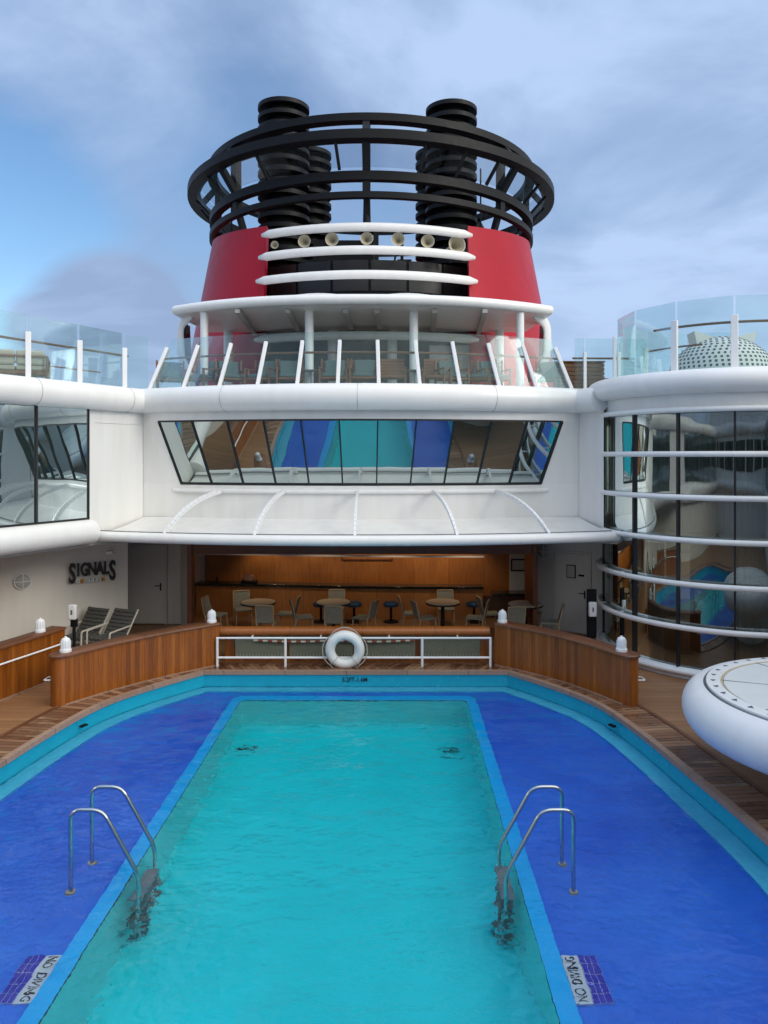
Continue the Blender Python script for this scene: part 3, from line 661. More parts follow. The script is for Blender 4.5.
# wings: run outwards and towards the viewer
SL = .48
def wing_pt(y, sg, off=0):
    nx, ny = 1/math.hypot(1, SL), 1/math.hypot(1, SL)*SL      # inward facing normal (towards axis and viewer)
    x = -(5.32+SL*(18.78-y)); return (sg*-1*(x+off*nx), y-off*ny)
def wing_path(sg, off=0, ys=(18.78, 17.3, 16.05, 14.8, 13.6, 12.4, 10.4)):
    if sg > 0: return [wing_pt(y, sg, off) for y in (ys[0], 18.4, 17.98)]
    P = [wing_pt(y, sg, off) for y in ys]
    e = P[-1]; P += [(e[0]+sg*.30, e[1]-1.4), (e[0]+sg*.40, e[1]-3), (e[0]+sg*.40, -9)]
    return P
for sg in (1, -1):
    P = wing_path(sg)
    m = MB(); N = len(P)
    zt, zb = 5.68, 3.15
    # window opening between y 17.2 and 12.4 (indices 1..5)
    for i in range(N-1):
        a, b = P[i], P[i+1]
        segs = [(2.8, zb), (zt, 6.0)] if (1 <= i <= 4 and sg < 0) else [(2.8, 6.0)]
        for z0, z1 in segs: m.add([(a[0], a[1], z0), (b[0], b[1], z0), (b[0], b[1], z1), (a[0], a[1], z1)], [(0, 1, 2, 3)])
    m.build('wing_wall', M_['white'], house, smooth=30)
    for i in range(1, 5) if sg < 0 else ():
        a, b = wing_pt((17.3, 16.05, 14.8, 13.6, 12.4)[i-1], sg, -.03), wing_pt((17.3, 16.05, 14.8, 13.6, 12.4)[i], sg, -.03)
        w = MB().add([(a[0], a[1], zb), (b[0], b[1], zb), (b[0], b[1], zt), (a[0], a[1], zt)], [(0, 1, 2, 3)]).build('window', M_['win'], house)
        f = MB()
        f.bar((a[0], a[1], zb+.02), (b[0], b[1], zb+.02), .05, .05); f.bar((a[0], a[1], zt-.02), (b[0], b[1], zt-.02), .05, .05)
        f.bar((a[0], a[1], zb), (a[0], a[1], zt), .055, .07, (0, 1, 0))
        if i == 4: f.bar((b[0], b[1], zb), (b[0], b[1], zt), .055, .07, (0, 1, 0))
        fo = f.build('frame', M_['black_metal'], house); fo.parent = w; fo.matrix_parent_inverse = Matrix.Identity(4)
    # bumpers
    P1 = wing_path(sg, .10, (18.64, 17.3, 16.05, 14.8, 13.6, 12.4, 10.4))
    MB().tube([(x, y, 5.91) for x, y in P1], .27, 20, rb=.29).build('upper_bumper', M_['white_tube'], house, smooth=80)
    if sg > 0: continue
    P2 = wing_path(sg, .06, (17.3, 16.6, 15.6, 14.6, 13.6, 12.4, 10.4))
    MB().tube([(x, y, 2.88) for x, y in P2], .26, 20, rb=.27).build('lower_bumper', M_['white_tube'], house, smooth=80)
# front bumper
pf = [(-5.42, 18.72)]+[(4.95*s, 17.22+1.32*s*s) for s in [-1+2*i/36 for i in range(37)]]+[(5.42, 18.72)]
MB().tube([(x, y, 5.91) for x, y in pf], .27, 22, rb=.30).build('upper_bumper', M_['white_tube'], house, smooth=80)
MB().tube([(4.38*s, 18.0+.72*s*s, 3.74) for s in [-1.04+2.08*i/30 for i in range(31)]], .055, 10).build('pipe_moulding', M_['white_tube'], house, smooth=80)
# window band
for i in range(11):
    s0, s1 = -1+2*i/11, -1+2*(i+1)/11
    a, b, c, d = [(*fbot(s0, .03), Z_B), (*fbot(s1, .03), Z_B), (*ftop(s1, .03), Z_T), (*ftop(s0, .03), Z_T)]
    w = MB().add([a, b, c, d], [(0, 1, 2, 3)]).build('window', M_['win'], house)
    f = MB(); o2 = Vector((0, -.02, 0))
    f.bar(Vector(a)+o2, Vector(b)+o2, .045, .04); f.bar(Vector(d)+o2, Vector(c)+o2, .045, .04); f.bar(Vector(a)+o2, Vector(d)+o2, .032, .04, (0, 1, 0))
    if i == 10: f.bar(Vector(b)+o2, Vector(c)+o2, .05, .05, (0, 1, 0))
    fo = f.build('frame', M_['black_metal'], house); fo.parent = w; fo.matrix_parent_inverse = Matrix.Identity(4)
# upper deck slab, soffit over the bar
poly = [(x, y) for x, y in pf]
wl = wing_path(-1, 0)[1:]; wr = wing_path(1, 0)[1:]
deckpoly = list(reversed(wl))+poly[0:]+wr+[(6.6, 19.6), (10.5, 19.6), (11.3, 17.0), (11.0, 14.8), (9.9, 12.0), (9.9, -9), (14.4, -9), (14.4, 45), (-14.4, 45), (-14.4, -9)]
MB().prism(deckpoly, 6.0, 6.16).build('upper_deck_slab', M_['deck_coat'], house)
sof = list(reversed([wing_pt(y, -1, -.02) for y in (17.6, 15, 12.4, 10.4)]+[(-9.75, 7), (-9.75, -9)]))+[(-4.3, 18.66)]+[fbot(s, .05) for s in [-.95+1.9*i/20 for i in range(21)]]+[(4.3, 18.66)]+[wing_pt(17.6, 1, -.02), (6.6, 19.7), (10.5, 19.7), (11.4, 17.0), (11.1, 14.8), (9.95, 12.0), (9.95, -9), (14.3, -9), (14.3, 26), (-14.3, 26), (-14.3, -9)]
MB().prism(sof, 2.56, 2.70).build('soffit', M_['soffit'], house)
MB().add([(11.35, 17.2, 0), (11.05, 14.8, 0), (9.9, 12.0, 0), (9.9, -9, 0), (11.35, 17.2, 6), (11.05, 14.8, 6), (9.9, 12.0, 6), (9.9, -9, 6)], [(0, 1, 5, 4), (1, 2, 6, 5), (2, 3, 7, 6)]).build('side_wall', M_['white'], house)
for z in (5.91, 2.88): MB().tube([(11.3, 17.4, z), (10.95, 14.8, z), (9.8, 12.0, z), (9.8, -9, z)], .27, 18).build('side_bumper', M_['white_tube'], house, smooth=80)
# lower walls
def wall(a, b, z0, z1, mat, name='lower_wall', th=.08, par=None):
    return MB().bar((a[0], a[1], (z0+z1)/2), (b[0], b[1], (z0+z1)/2), th, z1-z0).build(name, mat, par or house)
for sg in (1, -1):
    if sg < 0:
        wall((-5.93, 19.45), (-8.5, 17.7), 0, 2.6, M_['cream_wall'])
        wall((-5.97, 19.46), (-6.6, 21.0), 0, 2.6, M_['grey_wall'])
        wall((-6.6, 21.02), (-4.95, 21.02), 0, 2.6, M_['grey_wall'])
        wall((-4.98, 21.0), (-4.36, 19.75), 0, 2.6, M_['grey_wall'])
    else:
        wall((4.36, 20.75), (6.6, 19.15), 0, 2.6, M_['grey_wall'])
        wall((6.62, 19.15), (6.62, 19.7), 0, 2.6, M_['cream_wall'])
    if sg > 0: continue
    wall((sg*8.5, 17.72), (sg*9.9, 14.0), 0, 2.6, M_['cream_wall']); wall((sg*9.9, 14.0), (sg*9.9, -9), 0, 2.6, M_['cream_wall'])
# rear closing volume behind everything
MB().box(-14, 14, 24.6, 24.8, 0, 6).build('rear_wall', M_['white'], house)

for sg in (-1, 1):
    X = sg*(9.70 if sg < 0 else 9.86)
    for k in range(12):
        y0 = 7.0-k*1.3; w = MB().box(min(X, X+sg*.02), max(X, X+sg*.02), y0-1.24, y0, 3.25, 5.60).build('window', M_['win'], house)
        f = MB().box(min(X-sg*.03, X), max(X-sg*.03, X), y0, y0+.05, 3.2, 5.65).build('frame', M_['black_metal'], house); f.parent = w; f.matrix_parent_inverse = Matrix.Identity(4)
# weld seams and plate joints
def seam(p, q, off=.0): return MB().bar(p, q, .012, .012)
for i, y in enumerate((18.2, 15.9, 13.4)):
    a = wing_pt(y, -1, .10); d = Vector((-.433, -.902, 0)); n_ = Vector((.902, -.433, 0))
    c = Vector((a[0], a[1], 5.91)); MB().tube([c+n_*(math.cos(t)*.272)+Vector((0, 0, math.sin(t)*.292)) for t in [2*math.pi*k/28 for k in range(28)]], .004, 5, closed=True).build('weld_seam', M_['steel_dull'], house)
for s_ in (-.62, 0, .62):
    c = Vector((4.95*s_, 17.22+1.32*s_*s_, 5.91)); t = Vector((4.95, 2.64*s_, 0)).normalized(); n_ = Vector((t.y, -t.x, 0))
    MB().tube([c+n_*(math.cos(q)*.272)+Vector((0, 0, math.sin(q)*.302)) for q in [2*math.pi*k/28 for k in range(28)]], .004, 5, closed=True).build('weld_seam', M_['steel_dull'], house)
for sg in (-1,):
    a, b = wing_pt(18.7, sg, .012), wing_pt(17.45, sg, .012); MB().bar((*a, 5.34), (*b, 5.34), .012, .012).build('plate_joint', M_['white'], house)

# forward house behind the photographer: seen only in reflections
fw = thing('forward_superstructure', 'white forward superstructure closing the open deck behind the viewpoint', 'superstructure', (0, -9, 0))
MB().box(-14, 14, -9.6, -9.2, 0, 9.0).build('wall', M_['white'], fw)
MB().tube([(-13, -9.0, 6.0), (13, -9.0, 6.0)], .3, 14).build('bumper', M_['white_tube'], fw)
MB().tube([(-13, -9.0, 3.0), (13, -9.0, 3.0)], .3, 14).build('bumper', M_['white_tube'], fw)
for k in range(8): MB().box(-11.4+k*2.9, -8.9+k*2.9, -9.19, -9.15, 3.7, 5.3).build('window', M_['win_dark'], fw)

# ================================================================== white canopy above the bar front
can = thing('white_canopy', 'broad white canopy slab with rounded edge above the bar front', 'canopy', (0, 17, 2.7))
ce = [(5.85*s, 16.42+.95*abs(s)**2.2) for s in [-1+2*i/40 for i in range(41)]]
def canopy_top():
    m = MB(); vs = []; n = len(ce); rows = 8
    for i, (x, y) in enumerate(ce):
        s = -1+2*i/40; bx, by = 5.3*s, min(18.76, 18.05+.72*(5.3*s/4.38)**2)
        for k in range(rows+1):
            t_ = k/rows; z = 2.83+.26*t_**1.6
            vs.append((lerp(x, bx, t_), lerp(y, by, t_), z))
    m.add(vs, [(i*(rows+1)+k, (i+1)*(rows+1)+k, (i+1)*(rows+1)+k+1, i*(rows+1)+k+1) for i in range(n-1) for k in range(rows)])
    vs2 = [(x, y, z-.22 if z < 3.5 else z) for x, y, z in vs]; m.add([(x, y, 2.71) for x, y, z in vs], [(i*(rows+1)+k, i*(rows+1)+k+1, (i+1)*(rows+1)+k+1, (i+1)*(rows+1)+k) for i in range(n-1) for k in range(rows)])
    return m
canopy_top().build('slab', M_['white'], can, smooth=60)
MB().tube([(x, y, 2.77) for x, y in ce], .115, 16).build('rounded_edge', M_['white_tube'], can, smooth=80)
MB().sweep([(x, y+.12) for x, y in ce], [(-.012, 2.86), (.012, 2.86), (.012, 2.895), (-.012, 2.895)]).build('gutter_strip', M_['steel_dull'], can)
for (xa, xb) in ((-3.32, -4.25), (-1.78, -2.2), (-.03, -.03), (1.73, 2.17), (3.25, 4.22)):
    ya = 17.98+.72*(xa/4.38)**2-.05; yb = 16.42+.95*abs(xb/5.85)**2.2+.12
    A = Vector((xa, ya, 3.74)); B = Vector((xb, yb, 2.86)); mid = Vector((lerp(xa, xb, .62), lerp(ya, yb, .72), 3.58))
    P = [A*(1-t_)**2+mid*2*t_*(1-t_)+B*t_*t_ for t_ in [k/14 for k in range(15)]]
    m = MB(); side = (B-A).cross(Vector((0, 0, 1))).normalized() if abs((B-A).normalized().z) < .99 else Vector((1, 0, 0))
    for k in range(14): m.bar(P[k], P[k+1]+(P[k+1]-P[k])*.05, .055, .10, (0, -.5, 1))
    h = m; m.m2 = (len(m.f), M_['steel_dull'])
    for k in range(1, 14):
        for sd in (-1, 1):
            d = (P[k+1]-P[k]).normalized(); x = d.cross(Vector((0, -.5, 1))).normalized()
            h.obox(P[k]+x*sd*.026, (.016, .016, .010))
        u = d.cross(x).normalized(); h.obox(P[k]-u*.046, (.02, .02, .01))
    m.build('arched_bracket', M_['white_metal'], can)

# ================================================================== bar
bar = thing('deck_bar', 'wood panelled deck bar with long curved black counter under the canopy', 'bar', (0, 21.5, 0))
MB().box(-4.32, 4.32, 19.55, 19.75, 2.08, 2.56).build('header_fascia', M_['brown_frame'], bar, .01)
MB().box(-4.44, -4.32, 19.5, 19.8, 0, 2.55).build('corner_post', M_['brown_frame'], bar, .01)
MB().box(4.32, 4.44, 19.5, 20.75, 0, 2.55).build('corner_post', M_['brown_frame'], bar, .01)
pb = [(-4.3, 21.2), (-4.3, 23.3)]; 
MB().sweep([(-4.9, 23.2), (4.3, 23.2)], [(-.05, 0), (.05, 0), (.05, 2.5), (-.05, 2.5)]).build('back_panelling', M_['bar_wood'], bar)
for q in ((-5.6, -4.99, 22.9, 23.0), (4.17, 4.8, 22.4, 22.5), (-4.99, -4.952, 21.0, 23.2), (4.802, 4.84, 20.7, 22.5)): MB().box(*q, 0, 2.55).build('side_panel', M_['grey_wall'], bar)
cp = [(p.x, p.y) for p in catmull([Vector((-4.9, 22.35, 0)), Vector((-3.0, 22.2, 0)), Vector((-1, 21.95, 0)), Vector((1, 21.8, 0)), Vector((3.3, 21.75, 0))], 8)]
MB().sweep(cp, [(-.16, 0), (.20, 0), (.20, .84), (-.16, .84)]).build('counter_front', M_['bar_wood'], bar)
MB().sweep(cp, [(-.24, .845), (.26, .845), (.26, .915), (-.24, .915)]).build('counter_top', M_['counter'], bar, .008)
MB().box(3.32, 4.78, 21.75, 22.15, 0, .62).build('side_counter_front', M_['bar_wood'], bar)
MB().box(3.58, 4.79, 21.65, 22.2, .625, .70).build('side_counter_top', M_['counter'], bar, .008)
MB().sweep([(x, y-.35) for x, y in cp], [(-.08, 1.76), (.08, 1.76), (.08, 1.80), (-.08, 1.80)]).build('ceiling_trim', M_['white_metal'], bar)
m = MB()
for x0, x1, z0, z1 in ((-.75, .75, 1.45, 1.47), (-.75, .75, 1.85, 1.87)): m.box(x0, x1, 23.12, 23.16, z0, z1)
m.box(-.76, -.74, 23.12, 23.16, 1.45, 1.87).box(.0, .02, 23.12, 23.16, 1.45, 1.87).box(.74, .76, 23.12, 23.16, 1.45, 1.87)
m.build('hatch_outline', M_['brown_frame'], bar)
# small ceiling spots of the bar
for x in (-3.0, -1.6, -.2, .9, 1.9, 2.9):
    sp = MB().lathe([(0, 2.50), (.05, 2.50), (.05, 2.56), (0, 2.56)], (x, 22.6, 0), 12).build('spot_lamp', M_['steel_dull'], bar)
    ld = bpy.data.lights.new('bar_spot', 'SPOT'); ld.energy = 42; ld.spot_size = R(95); ld.spot_blend = .8; ld.color = (1, .72, .40); ld.shadow_soft_size = .03
    lo = bpy.data.objects.new('bar_spot', ld); COL.objects.link(lo); lo.location = (x, 22.6, 2.47); lo.rotation_euler = (R(12), 0, 0)
for x in (-3.2, -1.2, .8, 2.8):  # unseen second row, lamps and housings added to brighten the counter front
    MB().lathe([(0, 2.50), (.05, 2.50), (.05, 2.56), (0, 2.56)], (x, 20.5, 0), 12).build('spot_lamp', M_['steel_dull'], bar)
    ld = bpy.data.lights.new('bar_fill_spot', 'SPOT'); ld.energy = 30; ld.spot_size = R(110); ld.spot_blend = .9; ld.color = (1, .76, .48); ld.shadow_soft_size = .04
    lo = bpy.data.objects.new('bar_fill_spot', ld); COL.objects.link(lo); lo.location = (x, 20.5, 2.47); lo.rotation_euler = (R(18), 0, 0)
# bar register, small things on the counter
t = thing('bar_till', 'dark till with a tilted screen on the left end of the bar counter', 'till', (-3.35, 22.2, .915))
MB().box(-3.6, -3.15, 22.05, 22.35, .915, .99).build('base', M_['black'], t, .01)
MB().obox((-3.4, 22.2, 1.06), (.30, .04, .20), Matrix.Rotation(R(-25), 3, 'X') @ Matrix.Rotation(R(15), 3, 'Y')).build('screen', M_['brown_frame'], t, .01)
t = thing('counter_bottle', 'small dark green bottle on the far left counter tip', 'bottle', (-4.3, 22.2, .915))
MB().lathe([(0, 0), (.04, 0), (.04, .12), (.015, .16), (.015, .2), (0, .2)], (-4.3, 22.2, .916), 14).build('glass_body', M_['win_dark'], t)

# doors and wall fittings
def door(loc, w, h, rz, label, handle_side=1):
    t = thing('white_door', label, 'door', loc, None, rz)
    MB().box(-w/2, w/2, -.05, -.02, .02, h).build('leaf', M_['grey_wall'], t, .008, local=True)
    MB().box(-w/2-.06, -w/2-.005, -.07, -.0, 0, h+.06).box(w/2+.005, w/2+.06, -.07, 0, 0, h+.06).box(-w/2-.005, w/2+.005, -.07, 0, h+.005, h+.06).build('frame', M_['grey_wall'], t, local=True)
    hd = MB().box(handle_side*(w/2-.12), handle_side*(w/2-.12)+.03, -.075, -.05, .92, 1.12); hd.bar((handle_side*(w/2-.11), -.085, 1.05), (handle_side*(w/2-.26), -.085, 1.05), .02, .02)
    hd.build('handle', M_['black'], t, local=True); return t
door((-5.93, 20.97, 0), 1.0, 2.1, 0, 'pale door with black lever in the recess right of the SIGNALS wall')
door((5.42, 19.97, 0), .95, 2.05, -math.atan2(1.6, 2.24), 'pale door in the right side wall by the glass tower', 1)
dy = -math.atan2(1.6, 2.24)
t = thing('wall_notice', 'small black framed notice on the pale wall right of the bar', 'notice', (5.40, 19.93, 1.42), 'framed notices by the bar', dy)
MB().box(-.12, .12, -.045, -.02, 0, .34).build('frame', M_['black'], t, local=True); MB().box(-.10, .10, -.05, -.044, .02, .32).build('sheet', M_['paper'], t, local=True)
t = thing('wall_notice', 'wider black framed notice on the narrow white panel beside the bar counter', 'notice', (4.42, 22.4, 1.22), 'framed notices by the bar')
MB().box(-.22, .22, -.03, -.002, 0, .36).build('frame', M_['black'], t, local=True); MB().box(-.18, .18, -.036, -.029, .04, .32).build('sheet', M_['paper'], t, local=True)
t = thing('door_plate', 'tiny black plate next to the small framed notice', 'sign', (5.62, 19.78, 1.48), None, dy); MB().box(-.08, .08, -.02, 0, 0, .05).build('plate', M_['black'], t, local=True)
# bulkhead lamps
def bulkhead(loc, rz, lab, r=.18):
    t = thing('bulkhead_lamp', lab, 'wall lamp', loc, 'round bulkhead lamps', rz); Mx = Matrix.Rotation(R(90), 3, 'X')
    MB().lathe([(0, .08), (r*.7, .07), (r, .02), (r, 0), (0, 0)], (0, 0, 0), 24, M=Mx).build('lens', M_['paper'], t, local=True, smooth=60)
    MB().tube([(-r, -.05, 0), (0, -.10, 0), (r, -.05, 0)], .012, 6).tube([(0, -.05, -r), (0, -.10, 0), (0, -.05, r)], .012, 6).tube([(math.cos(a)*r, -.03, math.sin(a)*r) for a in [R(15*k) for k in range(24)]], .014, 6, closed=True).build('guard', M_['white_metal'], t, local=True)
wd = math.atan2(1.65, 2.4)
bulkhead((-7.90, 18.04, 1.64), wd, 'round caged lamp on the ivory wall left of the SIGNALS sign')
bulkhead((4.78, 20.38, 2.05), dy, 'round pale lamp on the wall right of the bar opening', .2)
# SIGNALS sign
wx = lambda u: None
sg_ = thing('signals_sign', 'dark SIGNALS lettering with small signal-flag tiles on ivory wall', 'sign', (-6.62, 18.93, 1.55), None, wd)
def wl_pt(t_): return Vector((-6.1, 19.35, 0)).lerp(Vector((-8.5, 17.7, 0)), t_)
T0 = Matrix.Rotation(R(90), 4, 'X')
xs = [(-.475, 'S', .50, -.055), (-.335, 'I', .33, .03), (-.19, 'G', .33, .03), (-.01, 'N', .33, .03), (.17, 'A', .33, .03), (.32, 'L', .33, .03), (.465, 'S', .50, -.055)]
for x, ch, sz, dz in xs:
    text_mesh('letter', ch, sz*1.32, M_['sign_black'], sg_, Matrix.Translation((x, -.09, .22+dz)) @ T0, .022, .52 if ch == 'S' else .60, local=True)
for i, (ch, mt) in enumerate((('', 'tile_white'), ('', 'yellow'), ('U', 'tile_white'), ('F', 'tile_white'), ('E', 'tile_white'), ('C', 'tile_white'), ('', 'yellow'), ('', 'tile_white'))):
    x = -.345+i*.098
    f = MB().box(x-.045, x+.045, -.10, -.075, -.055, .035).build('flag_tile', M_[mt], sg_, local=True)
    if i in (0, 7): q = MB().box(x-.012, x+.012, -.104, -.099, -.022, .002).build('flag_mark', M_['ink'], sg_, local=True); q.parent = f
    elif ch: q = text_mesh('flag_mark', ch, .10, M_['ink'], sg_, Matrix.Translation((x, -.103, -.01)) @ T0, .002, .8, local=True); q.parent = f
    else: q = MB().box(x-.03, x+.0, -.104, -.099, -.04, -.0).build('flag_mark', M_['ink'], sg_, local=True); q.parent = f
# security camera by the sign corner
t = thing('security_camera', 'small white camera under the soffit at the ivory wall corner', 'camera', (-6.25, 19.2, 2.2))
MB().box(-6.33, -6.17, 19.05, 19.2, 2.14, 2.22).build('housing', M_['lantern'], t, .02); MB().tube([(-6.25, 19.12, 2.2), (-6.2, 19.2, 2.3)], .02, 8).build('bracket', M_['lantern'], t)
# hand sanitiser stands
def sanitiser(loc, h, lab, tall=False):
    t = thing('sanitiser_stand', lab, 'sanitiser stand', loc, 'hand sanitiser stands')
    MB().tube([(0, 0, .02), (0, 0, h)], .035, 10).build('pole', M_['black'], t, local=True)
    MB().lathe([(0, .03), (.18, .025), (.19, 0), (0, 0)], n=20).build('base_plate', M_['black'], t, local=True)
    MB().box(-.09, .09, -.14, -.03, h-.12, h+.22).build('dispenser', M_['lantern'], t, .025, local=True)
    w = MB().box(-.02, .02, -.145, -.139, h+.0, h+.10).build('level_window', M_['steel_dull'], t, local=True)
    MB().box(-.07 if not tall else -.11, .07 if not tall else .11, -.04, .04, (h-.3) if not tall else h-.62, (h-.1) if not tall else h+.5).build('back_board', M_['black'], t, .01, local=True)  # tall version: black board drawn in place of a dark door gap
    t.rotation_euler.z = 0; return t
sanitiser((-6.38, 17.3, 0), 1.04, 'white sanitiser dispenser on a black pole beside the woven lounge chairs')
sanitiser((5.40, 17.9, 0), .98, 'white sanitiser dispenser before a dark door gap, drawn as a black board, beside the glass tower', True)

# ================================================================== bar furniture
def make_chair():
    t = thing('woven_chair', '', 'chair', (0, 0, 0), 'woven chairs round the bar tables')   # faces +y
    MB().box(-.22, .22, -.20, .24, .40, .45).build('seat', M_['weave'], t, .015, local=True)
    m = MB(); vs = []; fs = []
    n = 6
    for k in range(n+1):
        z = .43+.42*k/n; y = -.19-.12*(k/n)**1.3; w = .205
        for j in range(5):
            x = -w+2*w*j/4; vs.append((x, y-.02*(1-(2*j/4-1)**2), z))
    for th in (0, -.03): m.add([(x, y+th, z) for x, y, z in vs], [(k*5+j, k*5+j+1, (k+1)*5+j+1, (k+1)*5+j) for k in range(n) for j in range(4)])
    m.build('backrest', M_['weave'], t, local=True, smooth=60)
    m = MB().tube(bend([(-.215, -.21, .40), (-.215, -.32, .87), (.215, -.32, .87), (.215, -.21, .40)], .03, 3), .016, 8); m.build('back_frame', M_['ash'], t, local=True)
    for sx in (-1, 1):
        MB().tube([(sx*.20, .21, .41), (sx*.21, .24, 0)], [.020, .014], 8).build('leg', M_['ash'], t, local=True)
        MB().tube([(sx*.20, -.19, .41), (sx*.21, -.26, 0)], [.020, .014], 8).build('leg', M_['ash'], t, local=True)
    return t
def make_table():
    t = thing('round_bar_table', '', 'table', (0, 0, 0), 'round bar tables')
    MB().lathe([(0, .735), (.43, .735), (.445, .75), (.43, .768), (0, .768)], n=36).build('tabletop', M_['table'], t, local=True)
    MB().lathe([(0, .705), (.455, .705), (.46, .733), (0, .733)], n=36).build('edge_band', M_['counter'], t, local=True)
    MB().lathe([(0, .03), (.055, .03), (.045, .66), (.14, .70), (0, .70)], n=16).build('pedestal', M_['counter'], t, local=True)
    MB().lathe([(0, .03), (.24, .02), (.25, 0), (0, 0)], n=24).build('foot', M_['counter'], t, local=True)
    return t
ch0 = make_chair(); tb0 = make_table()
TBL = [(-2.75, 'first'), (-.78, 'second'), (2.08, 'third'), (4.2, 'fourth')]
TY = 20.15
for i, (x, nm) in enumerate(TBL):
    yy = TY if i < 3 else 19.9
    lab = ['round beige table nearest the left post of the bar', 'round beige table directly behind the life ring', 'round beige table right of the life ring, in front of the counter step', 'round beige table at the right post of the bar'][i]
    place(tb0, i == 0, (x, yy, 0), 0, lab)
UX = lambda u, y: .83+(u-395)/770*y
names = ['the leftmost table', 'the table behind the life ring', 'the table right of the life ring', 'the rightmost table']
CH = [  # u of the chair centre, y, rotation (0 = faces away from viewer), label
 (216, 20.15, -100, 'woven chair at the far left of the leftmost table, seat turned right'),
 (243, 20.85, -160, 'woven chair behind the leftmost table, beside its left rim'),
 (266, 19.35, 2, 'woven chair with its back to the pool in front of the leftmost table'),
 (287, 20.3, 85, 'woven chair on the right side of the leftmost table, seen edge-on'),
 (303, 19.9, -75, 'woven chair on the left side of the table behind the life ring'),
 (334, 19.30, 0, 'woven chair straight above the life ring with its back to the pool'),
 (336, 21.0, 180, 'woven chair beyond the table behind the life ring, only its top showing'),
 (364, 19.8, 65, 'woven chair on the right side of the table behind the life ring'),
 (411, 20.35, -85, 'rear one of the two woven chairs left of the third table'),
 (425, 19.75, -72, 'front one of the two woven chairs left of the third table'),
 (446, 20.95, 180, 'woven chair beyond the third table, back to the bar counter'),
 (476, 19.8, 75, 'woven chair on the right side of the third table, facing left'),
 (490, 20.3, -80, 'woven chair on the left side of the rightmost table'),
 (514, 19.2, 5, 'woven chair with its back to the pool at the rightmost table'),
 (534, 20.6, 165, 'woven chair between the rightmost table and the pale wall'),
 (550, 19.25, 78, 'woven chair at the far right of the bar, facing left'),
]
for i, (u, y, rz, lab) in enumerate(CH): place(ch0, i == 0, (UX(u, y), y, 0), R(rz), lab)
st = thing('blue_stool', '', 'stool', (0, 0, 0), 'navy bar stools')
MB().lathe([(0, .44), (.20, .44), (.215, .47), (.21, .53), (.17, .555), (0, .56)], n=28).build('seat', M_['blue_seat'], st, local=True, smooth=60)
MB().tube([(0, 0, .02), (0, 0, .44)], .035, 10).build('post', M_['black'], st, local=True)
MB().lathe([(0, .05), (.2, .03), (.21, 0), (0, 0)], n=24).build('foot', M_['black'], st, local=True)
for i, (u, lab) in enumerate(((354, 'navy stool half hidden right of the table behind the life ring'), (321, 'navy stool left of and behind the table over the life ring'), (391, 'navy stool standing free in the middle of the counter'), (474, 'navy stool by the step of the counter, behind a woven chair'))):
    place(st, i == 0, (UX(u, 21.2), 21.2, 0), 0, lab)

# woven lounge chairs on the left
def make_lounge():
    t = thing('woven_armchair', '', 'armchair', (0, 0, 0), 'grey woven armchairs behind the left wood wall')   # faces -y
    m = MB(); n = 6
    for k in range(7):
        z = .38+.54*k/7; y = .24+.37*(k/7); m.obox((0, y, z+.04), (.66, .06, .080), Matrix.Rotation(R(-34), 3, 'X'))
    for k in range(5): m.obox((-.24+k*.12, .42, .65), (.05, .06, .60), Matrix.Rotation(R(-34), 3, 'X'))
    m.build('backrest', M_['weave_dark'], t, .01, local=True)
    m = MB()
    for k in range(6): m.box(-.30, .30, -.30+k*.095, -.22+k*.095, .34, .40)
    for k in range(5): m.box(-.26+k*.12, -.20+k*.12, -.3, .25, .335, .412)
    m.build('seat', M_['weave_dark'], t, .01, local=True)
    for sx in (-1, 1):
        MB().tube(bend([(sx*.34, -.32, 0), (sx*.34, -.30, .56), (sx*.34, .34, .60)], .05), .022, 8).build('arm_frame', M_['candy_w'], t, local=True)
        MB().tube([(sx*.33, .46, 0), (sx*.33, .26, .42), (sx*.33, .62, .93)], .022, 8).build('back_leg', M_['candy_w'], t, local=True)
    return t
lc = make_lounge()
place(lc, True, (-6.52, 18.0, 0), R(-24), 'left woven armchair, directly right of the sanitiser stand')
place(lc, False, (-5.82, 17.85, 0), R(-24), 'right woven armchair, nearer the corner of the ivory wall')

# ================================================================== glass tower on the right
TX, TYc = 8.72, 18.1
tw = thing('glass_stair_tower', 'round white tower with dark curved glazing and white ring rails', 'tower', (TX, TYc, 0))
C3 = (TX, TYc, 0)
MB().lathe([(2.86, 0), (2.98, 0), (2.98, .16), (2.86, .2)], C3, 64).build('plinth', M_['white_tube'], tw, smooth=50)
mz = [.2, 5.52]
ang = [270-(-12+22*k) for k in range(-1, 10)]
for k in range(14):
    th0 = -44+k*22-.0; a0 = 270-th0-22; a1 = 270-th0
    if k > 9: continue
    w = MB().lathe([(2.86, .2), (2.86, 5.55)], C3, 8, a0, a1).build('window', M_['win_tower'], tw, smooth=60)
    if k == 6: continue
    a = R(a1); f = MB().box(-.022, .022, -.05, .05, .2, 5.55)
    f.v = [tuple(Vector((TX+math.cos(a)*2.87, TYc+math.sin(a)*2.87, z))+Matrix.Rotation(a-R(90), 3, 'Z') @ Vector((x, y, 0))) for x, y, z in f.v]
    fo = f.build('mullion', M_['black_metal'], tw); fo.parent = w; fo.matrix_parent_inverse = Matrix.Identity(4)
for z in (.14, 1.05, 1.95, 2.85, 3.73, 4.62, 5.53):
    MB().tube([(TX+3.02*math.cos(a), TYc+3.02*math.sin(a), z) for a in [2*math.pi*k/72 for k in range(72)]], .058, 12, closed=True).build('ring_rail', M_['white_tube'], tw, smooth=80)
m = MB()
